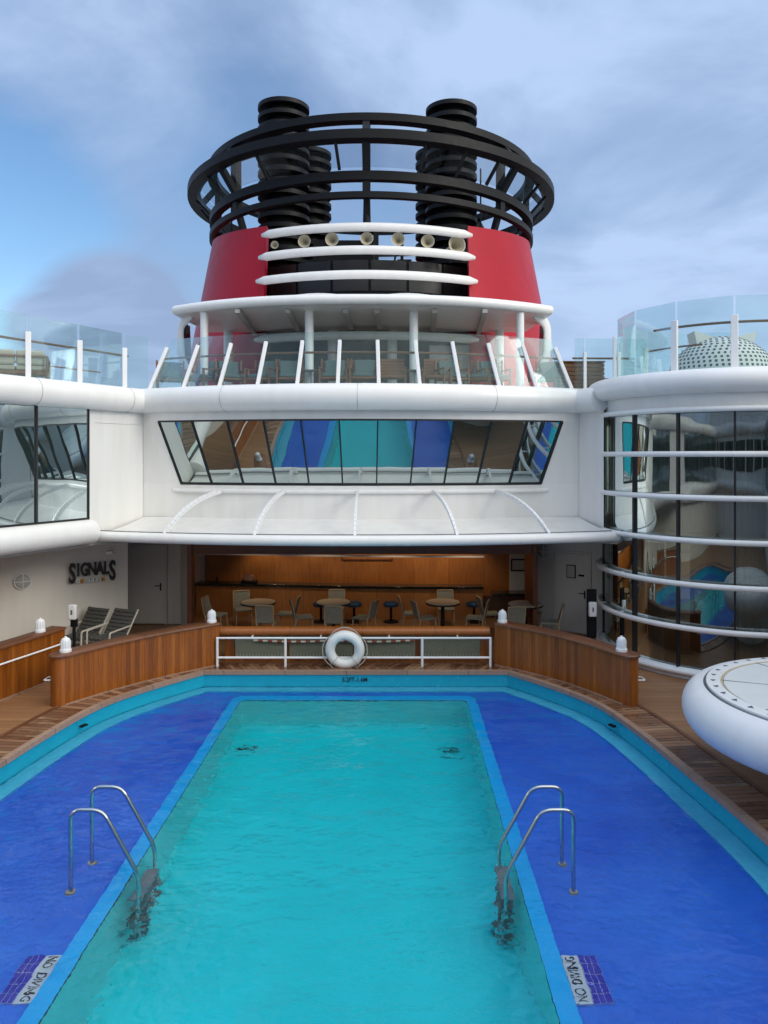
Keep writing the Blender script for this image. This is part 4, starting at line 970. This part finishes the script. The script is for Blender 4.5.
for z in (1.05, 1.95, 2.85, 3.73, 4.62):
    for k in range(9): a = R(270+44-11-22*k); m.tube([(TX+2.86*math.cos(a), TYc+2.86*math.sin(a), z), (TX+3.0*math.cos(a), TYc+3.0*math.sin(a), z)], .02, 6)
m.build('rail_stub', M_['white_tube'], tw)
MB().lathe([(2.86, 5.54), (2.93, 5.56), (2.93, 5.95)], C3, 72).build('fascia', M_['white'], tw, smooth=50)
pr = [(2.93, 5.86)]+[(3.02+.27*math.cos(R(a)), 6.10+.25*math.sin(R(a))) for a in range(-90, 91, 15)]+[(2.5, 6.35)]
MB().lathe(pr+[(0, 6.35)], C3, 96).build('roof_bumper', M_['white_tube'], tw, smooth=50)
MB().lathe([(0, 2.75), (2.8, 2.75), (2.8, 2.95), (0, 2.95)], C3, 48).build('inner_floor', M_['curtain'], tw)
MB().lathe([(0, .01), (2.84, .01)], C3, 48).build('ground_floor', M_['deck'], tw)
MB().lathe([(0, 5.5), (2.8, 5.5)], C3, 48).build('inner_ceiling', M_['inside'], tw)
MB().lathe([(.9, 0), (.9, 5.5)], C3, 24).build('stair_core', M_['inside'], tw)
for z0, z1, a0, a1 in ((3.0, 5.4, 205, 262), (.1, 2.7, 196, 216), (.1, 2.7, 250, 262), (3.0, 5.4, 290, 330), (.1, 2.7, 285, 320)):
    m = MB(); n = int((a1-a0)*1.6); vs = []
    for k in range(n+1):
        a = R(a0+(a1-a0)*k/n); r = 2.62+.05*math.sin(k*1.7)
        vs += [(TX+r*math.cos(a), TYc+r*math.sin(a), z0), (TX+r*math.cos(a), TYc+r*math.sin(a), z1)]
    m.add(vs, [(2*k, 2*k+2, 2*k+3, 2*k+1) for k in range(n)]); m.build('curtain', M_['curtain'], tw, smooth=80)
# glass screen on the tower
gs = thing('tower_glass_screen', 'curved glass wind screen with white posts on top of the round tower', 'glass screen', (TX, TYc, 6.35))
for k in range(10):
    a0 = 270-22-26*k+26*2; a1 = a0+26
    MB().lathe([(2.56, 6.37), (2.56, 7.86), (2.575, 7.86), (2.575, 6.37), (2.56, 6.37)], C3, 1, a0+.5, a1-.5).build('glass_panel', M_['glass'], gs, smooth=20)
    if k == 4: continue
    a = R(a0); MB().bar((TX+2.64*math.cos(a), TYc+2.64*math.sin(a), 6.34), (TX+2.64*math.cos(a), TYc+2.64*math.sin(a), 7.45), .14, .07, (math.cos(a), math.sin(a), 0)).build('post', M_['white_metal'], gs, .01)
MB().tube([(TX+2.48*math.cos(R(a)), TYc+2.48*math.sin(R(a)), 7.33) for a in range(208, 326, 6)], .028, 8).build('handrail', M_['teak_furn'], gs, smooth=80)
MB().tube([(TX+2.2*math.cos(R(a)), TYc+2.2*math.sin(R(a)), 6.95) for a in range(196, 236, 6)], .022, 8).build('inner_handrail', M_['teak_furn'], gs, smooth=80)
# perforated dome
dm = thing('perforated_dome', 'pale perforated dome with small fins behind the tower glass screen', 'dome', (8.45, 18.0, 6.35))
r0 = 1.20
MB().lathe([(r0*math.cos(R(a)), .90*r0*math.sin(R(a))) for a in range(0, 91, 6)], (8.45, 18.0, 6.28), 48).build('shell', M_['perf'], dm, smooth=80)
MB().lathe([(1.12, 6.34), (1.22, 6.34), (1.22, 6.44), (1.12, 6.44)], (8.45, 18.0, 0), 48).build('base_ring', M_['perf'], dm)
m = MB()
for i in range(1, 15):
    e = R(i*5.6); rr = r0*math.cos(e); n = max(6, int(2*math.pi*rr/.125))
    for k in range(n):
        a = 2*math.pi*(k+.5*(i % 2))/n; nrm = Vector((math.cos(a)*math.cos(e), math.sin(a)*math.cos(e), math.sin(e)/.9)).normalized()
        p = Vector((8.45+rr*math.cos(a), 18.0+rr*math.sin(a), 6.28+.90*r0*math.sin(e)))
        q = nrm.to_track_quat('Z', 'Y').to_matrix(); m.obox(p+nrm*.002, (.052, .052, .008), q)
ho = m.build('perforation', M_['hole'], dm)
for sx in (-1, 1):
    m = MB(); x = 8.45+sx*.62; m.add([(x-sx*.45, 17.75, 7.30), (x+sx*.10, 17.75, 7.46), (x+sx*.0, 17.75, 6.98), (x-sx*.45, 18.2, 7.28), (x+sx*.10, 18.2, 7.44), (x, 18.2, 6.98)], [(0, 1, 2), (3, 5, 4), (0, 3, 4, 1), (1, 4, 5, 2), (2, 5, 3, 0)])
    m.build('fin', M_['perf'], dm)
# ================================================================== glass balustrades
bl = thing('glass_balustrade', 'leaning glass balustrade with white fan-like posts on the curved upper deck', 'balustrade', (0, 17.5, 6.2), 'glass balustrades of the upper deck')
def bb(s): return Vector((5.12*s, 17.38+1.25*s*s, 6.16))
def bt_(s, h): return Vector(((5.12-.36*h)*s, 17.38+1.25*s*s+.20*h, 6.16+h))
for i in range(11):
    s0, s1 = -1+2*i/11, -1+2*(i+1)/11; m = MB(); K = 3
    for k in range(K):
        a, b = lerp(s0, s1, k/K+(.015 if k == 0 else 0)), lerp(s0, s1, (k+1)/K-(.015 if k == K-1 else 0))
        P = [bb(a)+Vector((0, .05, .04)), bb(b)+Vector((0, .05, .04)), bt_(b, 1.28)+Vector((0, .05, 0)), bt_(a, 1.28)+Vector((0, .05, 0))]; Q = [p+Vector((0, .015, 0)) for p in P]
        m.add(P+Q, [(0, 1, 2, 3), (7, 6, 5, 4), (3, 2, 6, 7)]+([(0, 3, 7, 4)] if k == 0 else [])+([(1, 5, 6, 2)] if k == K-1 else []))
    m.build('glass_panel', M_['glass'], bl)
for i in range(12):
    s = -1+2*i/11; MB().bar(bb(s)+Vector((0, -.02, -.02)), bt_(s, 1.06)+Vector((0, -.02, 0)), .085, .10, (0, 1, 0)).build('post', M_['white_metal'], bl, .012)
MB().tube([bt_(s, .80)+Vector((0, .13, 0)) for s in [-1+2*k/30 for k in range(31)]], .026, 8).build('handrail', M_['teak_furn'], bl, smooth=80)
for sg in (-1, 1):
    w = thing('glass_balustrade', 'upright glass balustrade running along the %s wing of the upper deck' % ('left' if sg < 0 else 'right'), 'balustrade', (*wing_pt(17, sg, -.1), 6.2), 'glass balustrades of the upper deck')
    ys = [18.3-1.2*k for k in range(8)]; K_ = 8 if sg < 0 else 2
    if sg < 0: MB().bar((-5.62, 18.42, 6.84), (-5.16, 18.66, 6.84), .014, 1.24).build('glass_panel', M_['glass'], w)
    else:
        for (xa, ya), (xb, yb) in (((5.2, 18.72), (5.43, 18.76)), ((5.47, 18.76), (6.26, 18.80)), ((6.30, 18.8), (7.0, 18.9))): MB().bar((xa, ya, 6.82), (xb, yb, 6.82), .014, 1.24).build('glass_panel', M_['glass'], w)
        for x in (5.45, 6.28): MB().bar((x, 18.74, 6.14), (x, 18.76, 7.10), .11, .07, (1, 0, 0)).build('post', M_['white_metal'], w, .01)
        MB().tube([(5.2, 18.95, 6.98), (6.6, 19.0, 6.98)], .026, 8).build('handrail', M_['teak_furn'], w); MB().tube([(5.2, 20.2, 6.6), (6.9, 20.2, 6.6)], .02, 8).build('inner_handrail', M_['teak_furn'], w)
        continue
    for k in range(K_):
        a = wing_pt(ys[k], sg, -.06)
        MB().bar((*a, 6.14), (*a, 7.15), .11, .07, (SL, sg*1, 0)).build('post', M_['white_metal'], w, .01)
        if k < K_-1:
            a, b = Vector((*wing_pt(ys[k]-.03, sg, -.10), 6.2)), Vector((*wing_pt(ys[k+1]+.03, sg, -.10), 6.2))
            MB().bar(a+Vector((0, 0, .66)), b+Vector((0, 0, .66)), .014, 1.28).build('glass_panel', M_['glass'], w)
    MB().tube([(*wing_pt(y, sg, -.28), 7.0) for y in ((18.6, 17, 15, 12, 9.8) if sg < 0 else (18.6, 17.9, 17.1))], .026, 8).build('handrail', M_['teak_furn'], w)
    MB().tube([(*wing_pt(y, sg, -1.9), 6.75) for y in ((19.2, 17, 15, 12, 9.8) if sg < 0 else (19.2, 18.5, 17.6))], .02, 8).build('inner_handrail', M_['teak_furn'], w)

# ================================================================== upper canopy on columns
uc = thing('upper_deck_canopy', 'thin white curved roof on white columns before the red funnel', 'canopy', (0, 20, 6.2))
def ro(s): return (4.83*s, 18.35+1.45*abs(s)**2.4)
Rr = [ro(-1+2*i/40) for i in range(41)]; n = len(Rr)
back = [(x*.96, 22.6) for x, y in Rr]
m = MB(); rows = 6
for zt, sgn in ((8.45, 1), (8.20, -1)):
    vs = []
    for (x, y), (bx, by) in zip(Rr, back):
        for k in range(rows+1):
            t_ = k/rows; u_ = abs(x)/4.95; bulge = .30*math.exp(-((abs(x)-1.2)/1.6)**2)*min(1, t_*2.2) if sgn > 0 else 0
            vs.append((lerp(x, bx, t_), lerp(y+.1, by, t_), zt+bulge*1.5))
    f = [(i*(rows+1)+k, (i+1)*(rows+1)+k, (i+1)*(rows+1)+k+1, i*(rows+1)+k+1) for i in range(n-1) for k in range(rows)]
    m.add(vs, f)
m.build('roof_sheet', M_['white'], uc, smooth=60)
MB().tube([(x, y+.1, 8.33) for x, y in Rr], .135, 14, rb=.125).build('roof_edge', M_['white_tube'], uc, smooth=80)
for x, y, r in ((-4.0, 19.5, .10), (-1.32, 19.3, .11), (1.30, 19.3, .11), (4.0, 19.5, .10), (-4.0, 22.3, .13), (-.98, 22.3, .14), (.75, 22.3, .14), (3.85, 22.3, .13)):
    MB().tube([(x, y, 6.16), (x, y, 8.25)], r, 16).build('column', M_['white_metal'], uc)
m = MB()
for x in (-3.2, -1.9, -.4, .4, 1.9, 3.2): m.bar((x*.95, 18.9, 8.14), (x*1.02, 22.5, 8.14), .12, .10)
m.build('roof_rib', M_['soffit'], uc)
for sg in (-1, 1):
    MB().tube(bend([(sg*4.5, 20.1, 8.3), (sg*4.86, 20.4, 8.05), (sg*4.90, 20.5, 7.3), (sg*4.62, 20.6, 6.6), (sg*4.58, 20.6, 6.16)], .2), .05, 10, rb=.16).build('end_arch', M_['white_metal'], uc, smooth=80)
    MB().bar((sg*4.85, 21.0, 8.15), (sg*4.8, 21.0, 6.9), .05, .5, (0, 1, 0)).build('arch_screen', M_['win_dark'], uc)

# ================================================================== funnel
FY = 28.0
fn = thing('ship_funnel', 'huge red ship funnel with black rings on top behind the roof', 'funnel', (0, FY, 6.2))
def Rz(z): return 5.62+(12.1-z)*.19+max(0, 8-z)*.06
gap = 3.02
def shell(sg):
    m = MB(); n = 60; cols = []; zs = 10
    def col(r_scale, front):
        return
    outer = []; 
    a_s = 0; a_e = 1
    for th in (0, -.35):
        vs = []
        for i in range(n+1):
            t_ = i/n
            for k in range(zs+1):
                z0 = 6.1
                # top edge rises to the sides
                ang = lerp(0, 1, t_)
                Rt = Rz(12)+th; a0 = math.asin(gap/(Rz(11.5))); a = a0+(math.pi-a0)*t_
                ztop = 11.48+.70*min(1, (1-math.cos(a)-(1-math.cos(a0)))/.9)
                z = lerp(z0, ztop, k/zs); r_ = Rz(z)+th
                aa = math.asin(min(1, gap/r_)); a = aa+(math.pi-aa)*t_
                vs.append((sg*r_*math.sin(a), FY-r_*math.cos(a), z))
        m.add(vs, [(i*(zs+1)+k, (i+1)*(zs+1)+k, (i+1)*(zs+1)+k+1, i*(zs+1)+k+1) for i in range(n) for k in range(zs)])
        outer.append(len(m.v)-len(vs))
    A, B = outer; z1 = zs+1
    m.add([], [])
    for k in range(zs): m.f.append([A+k, B+k, B+k+1, A+k+1]); m.uv.append(None)
    for i in range(n): m.f.append([A+i*z1+zs, A+(i+1)*z1+zs, B+(i+1)*z1+zs, B+i*z1+zs]); m.uv.append(None)
    return m
for sg in (-1, 1): shell(sg).build('red_shell', M_['red'], fn, smooth=40)
# red wing walls under the roof (the shell's widening foot)
m = MB().lathe([(5.0, 6.1), (5.0, 10.35), (4.9, 10.40)], (0, FY, 0), 48, 225, 315)
m.build('black_core', M_['black'], fn)
for k in range(6):
    a0 = 232+k*13; m = MB().lathe([(5.05, 10.45-.95), (5.05, 10.42)], (0, FY, 0), 3, a0+.3, a0+12.4); m.build('louvre_panel', M_['black_metal'], fn)
MB().lathe([(4.6, 10.34), (4.98, 10.42), (4.98, 10.36)], (0, FY, 0), 40, 225, 315).build('core_ledge', M_['black'], fn)
# inner machinery behind the horns
MB().box(-1.75, .15, 24.2, 25.2, 10.3, 11.35).box(1.0, 1.1, 24.4, 24.5, 10.3, 11.9).box(.9, 1.35, 24.2, 24.6, 10.3, 10.75).build('machinery', M_['black'], fn)
# white front blades
def blade(z, hw, y0, rr=.12, rise=0):
    P = []; n = 24
    for k in range(n+1):
        s = -1+2*k/n; P.append((hw*s, FY-math.sqrt(max(0, (FY-y0)**2-(hw*s)**2)), z))
    rad = [rr*.88*min(1, .45+8*(1-abs(-1+2*k/n))) for k in range(n+1)]
    m = MB()
    for k in range(n+1): pass
    return m.tube(P, rad, 12)
for z, hw, y0 in ((11.10, 3.10, 21.95), (10.42, 3.18, 21.85), (9.70, 3.24, 21.75)):
    blade(z, hw, y0, .145).build('white_blade', M_['white_tube'], fn, smooth=80)
blade(7.95, 3.25, 21.55, .14).build('white_blade', M_['white_tube'], fn, smooth=80)
# rings
def ring(r, z, w, h, name='black_ring', lean=0, n=96):
    MB().lathe([(r-w/2, z-h/2), (r+w/2, z-h/2+lean), (r+w/2, z+h/2+lean), (r-w/2, z+h/2), (r-w/2, z-h/2)], (0, FY, 0), n).build(name, M_['black'], fn, smooth=30)
ring(6.28, 13.60, .42, .26); ring(5.66, 14.36, .34, .22); ring(5.62, 12.70, .26, .26); ring(5.66, 12.14, .20, .18)
MAIN = [0, 48, 90, 132, 180, 228, 270, 312]
for d in MAIN:
    a = R(d-90); c, s = math.cos(a), math.sin(a)
    P = lambda r, z: Vector((r*c, FY+r*s, z)); m = MB(); up = (c, s, 0)
    m.bar(P(5.60, 14.36), P(6.2, 13.7), .20, .16, up); m.bar(P(6.2, 13.6), P(5.6, 12.8), .22, .16, up)
    m.bar(P(5.6, 14.42), P(5.58, 12.1), .23, .20, up); m.bar(P(5.58, 12.4), P(5.2, 11.3), .17, .17, up)
    if d in (90, 132, 228, 270, 180): m.bar(P(5.6, 12.6), P(4.2, 11.2), .25, .3, up)
    m.build('ring_strut', M_['black'], fn)
for d in range(0, 360, 12):
    if d in MAIN or d % 48 == 0: continue
    a = R(d-90+4); c, s = math.cos(a), math.sin(a)
    MB().bar((6.2*c, FY+6.2*s, 13.5), (5.65*c, FY+5.65*s, 12.9), .08, .08).build('thin_strut', M_['black'], fn)
for k in range(16):
    MB().lathe([(6.16, 13.45), (5.66, 12.95)], (0, FY, 0), 4, k*22.5+.6, k*22.5+21.9).build('wind_screen', M_['wind_glass'], fn, smooth=60)
# central post base
MB().lathe([(.22, 11.15), (.12, 11.3), (.10, 12.2)], (0, FY-5.3, 0), 14).build('post_foot', M_['black'], fn)
# exhaust stacks with ribs
for x, y, r, zt in ((-3.10, 27.2, .78, 16.9), (2.82, 27.2, .78, 16.82), (-2.45, 29.6, .72, 16.2), (2.45, 29.6, .72, 16.2)):
    st_ = MB(); prof = [(0, 9.5)]; z = 9.5
    st_.lathe([(r*.76, 9.5), (r*.76, zt-.04), (r*.70, zt-.02), (r*.7, zt-.6), (0, zt-.6)], (x, y, 0), 28); so = st_.build('exhaust_stack', M_['black'], fn, smooth=50)
    rb = MB(); k = 0; z = zt-.10
    while z > 10:
        rb.lathe([(r*.74, z-.06), (r*1.13, z-.095), (r*1.16, z-.08), (r*1.16, z+.06), (r*1.12, z+.08), (r*.74, z+.08)], (x, y, 0), 36); z -= .39
    ro_ = rb.build('cooling_rib', M_['black'], fn, smooth=50); ro_.parent = so; ro_.matrix_parent_inverse = Matrix.Identity(4)
for x, y in ((-3.9, 28.5), (4.0, 28.5), (-4.9, 27)):
    MB().tube([(x, y, 11), (x, y, 15.2)], .03, 6).build('antenna', M_['black'], fn)
# building wall below the funnel on the upper deck
dk = thing('upper_deckhouse', 'dark glazed deckhouse wall with one white doorway, its pane coloured bright, under the funnel', 'deckhouse', (0, 22.5, 6.16))
MB().box(-3.0, 3.0, 22.95, 23.1, 6.16, 9.3).build('wall', M_['black'], dk)
for k in range(6):
    x = -2.95+k*.95
    if k < 5: MB().box(x+.02, x+.91, 22.90, 22.94, 6.3, 7.75).build('window', M_['win_dark'], dk)
    MB().box(x+.02, x+.91, 22.90, 22.94, 7.98, 8.6).build('transom_window', M_['win_dark'], dk)
m = MB().box(1.85, 2.0, 22.80, 22.92, 6.16, 7.85).box(2.85, 3.05, 22.80, 22.92, 6.16, 7.85).box(2.0, 2.85, 22.80, 22.92, 7.65, 7.85); dd = m.build('doorway', M_['white'], dk)
q = MB().box(2.0, 2.85, 22.84, 22.88, 6.2, 7.65).build('door_bright_pane', M_['lantern'], dk); q.parent = dd; q.matrix_parent_inverse = Matrix.Identity(4)  # opaque white pane: the reflected sky is put into its colour

# horns
def horn(x, z, r, yaw, lab, first=[None]):
    y = FY-math.sqrt(5.95**2-x*x)
    if first[0] is None:
        t = thing('ship_horn', lab, 'ship horn', (0, 0, 0), 'ivory ship horns between the white blades')
        Mx = Matrix.Rotation(R(90), 3, 'X')
        prof = [(.17, .0), (.175, .012), (.12, -.05), (.075, -.14), (.045, -.28), (.035, -.48), (0, -.48)]
        MB().lathe([(.17, .0), (.185, .005), (.18, -.012), (.125, -.06), (.08, -.15), (.05, -.29), (.042, -.5), (0, -.5)], n=24, M=Mx).build('bell', M_['horn'], t, local=True, smooth=60)
        MB().lathe([(.172, -.002), (.115, -.05), (.065, -.14), (.035, -.25), (0, -.26)], n=24, M=Mx).build('throat', M_['horn_in'], t, local=True, smooth=60)
        MB().tube([(0, .35, -.04), (0, .35, -.30)], .03, 8).build('mount', M_['black'], t, local=True)
        first[0] = t; t.location = (x, y, z); t.rotation_euler = (0, 0, yaw); t.scale = (r, r, r); return t
    o = dup(first[0], (x, y, z), yaw, lab); o.scale = (r, r, r); return o
for x, r, yaw, lab in ((-2.72, .62, 0, 'smallest ivory horn, leftmost of the row'), (-1.80, 1.0, .1, 'ivory horn second from the left, aimed slightly inward'), (-.98, 1.05, .05, 'ivory horn third from the left'), (.02, 1.0, 0, 'ivory horn in the middle of the row, below the central ring post'),
                       (.92, 1.05, -.05, 'ivory horn directly right of the middle one'), (1.78, 1.05, -.1, 'ivory horn left of the largest one'), (2.66, 1.45, -.45, 'largest ivory horn, rightmost, turned outward')):
    horn(x, 10.80, r, -yaw if x < 0 else -yaw*.0+(.35 if r > 1.3 else 0), lab)

# ================================================================== upper deck furniture
def make_deck_chair(cush):
    t = thing('deck_armchair', '', 'armchair', (0, 0, 0), 'teak armchairs on the upper deck')   # faces -y
    MB().box(-.30, .30, -.28, .28, .30, .35).build('seat_frame', M_['teak_furn'], t, .01, local=True)
    MB().box(-.27, .27, -.27, .24, .352, .45).build('seat_cushion', M_[cush], t, .03, local=True)
    MB().obox((0, .27, .63), (.50, .09, .40), Matrix.Rotation(R(-14), 3, 'X')).build('back_cushion', M_[cush], t, .03, local=True)
    m = MB()
    for k in range(5): m.obox((0, .31+.022*k, .45+.085*k), (.62, .03, .055), Matrix.Rotation(R(-14), 3, 'X'))
    m.build('back_slats', M_['teak_furn'], t, local=True)
    for sx in (-1, 1):
        MB().box(sx*.33-.03, sx*.33+.03, -.30, .32, .56, .595).build('armrest', M_['teak_furn'], t, .006, local=True)
        for y in (-.27, .28): MB().box(sx*.33-.022, sx*.33+.022, y-.022, y+.022, 0, .56 if y < 0 else .86).build('leg', M_['teak_furn'], t, local=True)
    return t
ca = make_deck_chair('cushion')
DC = [(171, 20, 'cushioned armchair at the far left end under the upper roof'), (200, -25, 'cushioned armchair behind the second leaning post from the left'), (232, 30, 'cushioned armchair behind the left front column base'), (262, -18, 'cushioned armchair between the third and fourth leaning posts'), (290, 10, 'cushioned armchair just left of the round side table'),
      (334, 0, 'mint cushioned armchair just right of the round side table'), (364, 0, 'mint cushioned armchair in the centre of the row'), (452, 20, 'cushioned armchair left of the white doorway'), (480, -25, 'cushioned armchair in front of the white doorway'), (494, 15, 'cushioned armchair right of the white doorway'), (545, -30, 'cushioned armchair at the right end behind the last leaning post')]
for i, (u, rz, lab) in enumerate(DC):
    y = 19.0+.5*abs(u-362)/190; place(ca, i == 0, (UX(u, y), y, 6.16), R(rz), lab)
cb_ = None
cb_ = thing('wooden_deck_chair', '', 'armchair', (0, 0, 0), 'bare teak chairs on the upper deck')
MB().box(-.30, .30, -.28, .28, .34, .40).build('seat', M_['teak_furn'], cb_, .01, local=True)
m = MB()
for k in range(6): m.obox((0, .30+.02*k, .44+.08*k), (.62, .03, .07), Matrix.Rotation(R(-12), 3, 'X'))
m.build('backrest', M_['teak_furn'], cb_, local=True)
for sx in (-1, 1):
    MB().box(sx*.33-.03, sx*.33+.03, -.30, .32, .56, .595).build('armrest', M_['teak_furn'], cb_, .006, local=True)
    for y in (-.27, .30): MB().box(sx*.33-.022, sx*.33+.022, y-.022, y+.022, 0, .56).build('leg', M_['teak_furn'], cb_, local=True)
for i, (u, lab) in enumerate(((392, 'bare teak chair right of the centre cushioned one'), (437, 'bare teak chair between two white columns right of centre'), (350, 'bare teak chair squeezed between the two mint cushioned ones'))):
    place(cb_, i == 0, (UX(u, 19.15), 19.15 if i < 2 else 19.6, 6.16), 0, lab)
for u, lab in ((311, 'small round side table at the left centre column'), (415, 'small round side table at the right centre column')):
    t = thing('side_table', lab, 'table', (UX(u, 18.95), 18.95, 6.16), 'round side tables on the upper deck')
    MB().lathe([(0, .50), (.24, .50), (.25, .52), (0, .53)], n=24).build('tabletop', M_['steel_dull'], t, local=True); MB().tube([(0, 0, 0), (0, 0, .5)], .025, 8).build('leg', M_['steel_dull'], t, local=True); MB().lathe([(0, .02), (.17, .01), (.17, 0), (0, 0)], n=20).build('foot', M_['steel_dull'], t, local=True)
def sofa(loc, rz, w, lab):
    t = thing('teak_sofa', lab, 'sofa', loc, 'teak sofas on the side wings', rz)
    MB().box(-w/2, w/2, -.35, .35, .25, .33).build('seat_frame', M_['teak_furn'], t, .01, local=True)
    MB().tube(bend([(-w/2, -.35, 0), (-w/2, -.35, .60), (-w/2, .36, .66), (w/2, .36, .66), (w/2, -.35, .60), (w/2, -.35, 0)], .06), .03, 8).build('frame', M_['teak_furn'], t, local=True)
    for sx in (-1, 1): MB().tube([(sx*w/2, .36, 0), (sx*w/2, .36, .66)], .03, 8).build('leg', M_['teak_furn'], t, local=True)
    n = 3
    for k in range(n):
        x0 = -w/2+.04+k*(w-.08)/n; MB().box(x0+.01, x0+(w-.08)/n-.01, -.32, .30, .335, .46).build('seat_cushion', M_['beige_cushion'], t, .04, local=True)
        MB().box(x0+.01, x0+(w-.08)/n-.01, .20, .33, .46, .80).build('back_cushion', M_['beige_cushion'], t, .05, local=True)
    return t
sofa((-8.05, 17.4, 6.16), R(200), 1.9, 'beige cushioned teak sofa behind the left wing balustrade')
t = thing('slatted_planter', 'brown slatted wooden bin behind glass between canopy and round tower', 'planter', (5.55, 19.6, 6.16))
m = MB()
for k in range(7): m.box(5.0, 6.05, 19.3, 19.33, 6.18+k*.105, 6.265+k*.105).box(6.05, 6.08, 19.3, 19.9, 6.18+k*.105, 6.265+k*.105).box(4.97, 5.0, 19.3, 19.9, 6.18+k*.105, 6.265+k*.105)
m.build('slats', M_['teak_furn'], t); MB().box(5.01, 6.04, 19.34, 19.88, 6.18, 6.9).build('liner', M_['beige_cushion'], t); MB().box(4.95, 6.10, 19.28, 19.92, 6.92, 6.96).build('rim', M_['teak_furn'], t, .01)

# ================================================================== white disc platform at the right
DX, DY, DR = 7.03, 10.3, 2.22
dp = thing('round_platform', 'large white round platform top with bolted ring at the right picture edge', 'platform', (DX, DY, 0))
c = (DX, DY, 0)
pr = [(0, .72), (DR-.45, .72)]+[(DR-.33+.33*math.cos(R(a)), 1.06+.33*math.sin(R(a))) for a in range(-90, 76, 12)]+[(DR-.29, 1.372)]
MB().lathe(pr, c, 96).build('bumper', M_['white_tube'], dp, smooth=60)
MB().lathe([(DR-.32, 1.36), (DR-.33, 1.405), (DR-.50, 1.42), (DR-.52, 1.40), (DR-.52, 1.36)], c, 96).build('bolted_ring', M_['disc_ring'], dp, smooth=40)
MB().lathe([(DR-.29, 1.370), (DR-.30, 1.385), (DR-.335, 1.385)], c, 96).build('dark_gap', M_['steel_dull'], dp)
MB().lathe([(DR-.51, 1.385), (DR-.54, 1.40), (DR-.555, 1.392)], c, 96).build('seal_bead', M_['seal'], dp)
MB().lathe([(DR-.56, 1.393), (1.2, 1.40), (0, 1.41)], c, 96).build('top_panel', M_['disc_top'], dp, smooth=60)
m = MB()
for k in range(8): a = R(22+45*k); m.bar((DX+.1*math.cos(a), DY+.1*math.sin(a), 1.409), (DX+1.74*math.cos(a), DY+1.74*math.sin(a), 1.397), .012, .006)
m.build('panel_seam', M_['steel_dull'], dp)
m = MB()
for k in range(38):
    a = R(k*360/38); r = DR-.42; x, y = DX+r*math.cos(a), DY+r*math.sin(a); Mz = Matrix.Rotation(a, 3, 'Z')
    m.add([Vector((x, y, 0))+Mz @ Vector(p) for p in ((-.035, -.03, 1.420), (.035, -.03, 1.414), (0, .035, 1.417), (-.035, -.03, 1.424), (.035, -.03, 1.420), (0, .035, 1.423))], [(0, 1, 2), (3, 4, 5), (0, 1, 4, 3), (1, 2, 5, 4), (2, 0, 3, 5)])
m.build('bolt_pocket', M_['steel_dull'], dp)
MB().lathe([(1.35, 0), (1.35, .75)], (DX+.35, DY, 0), 40).build('drum', M_['white'], dp)
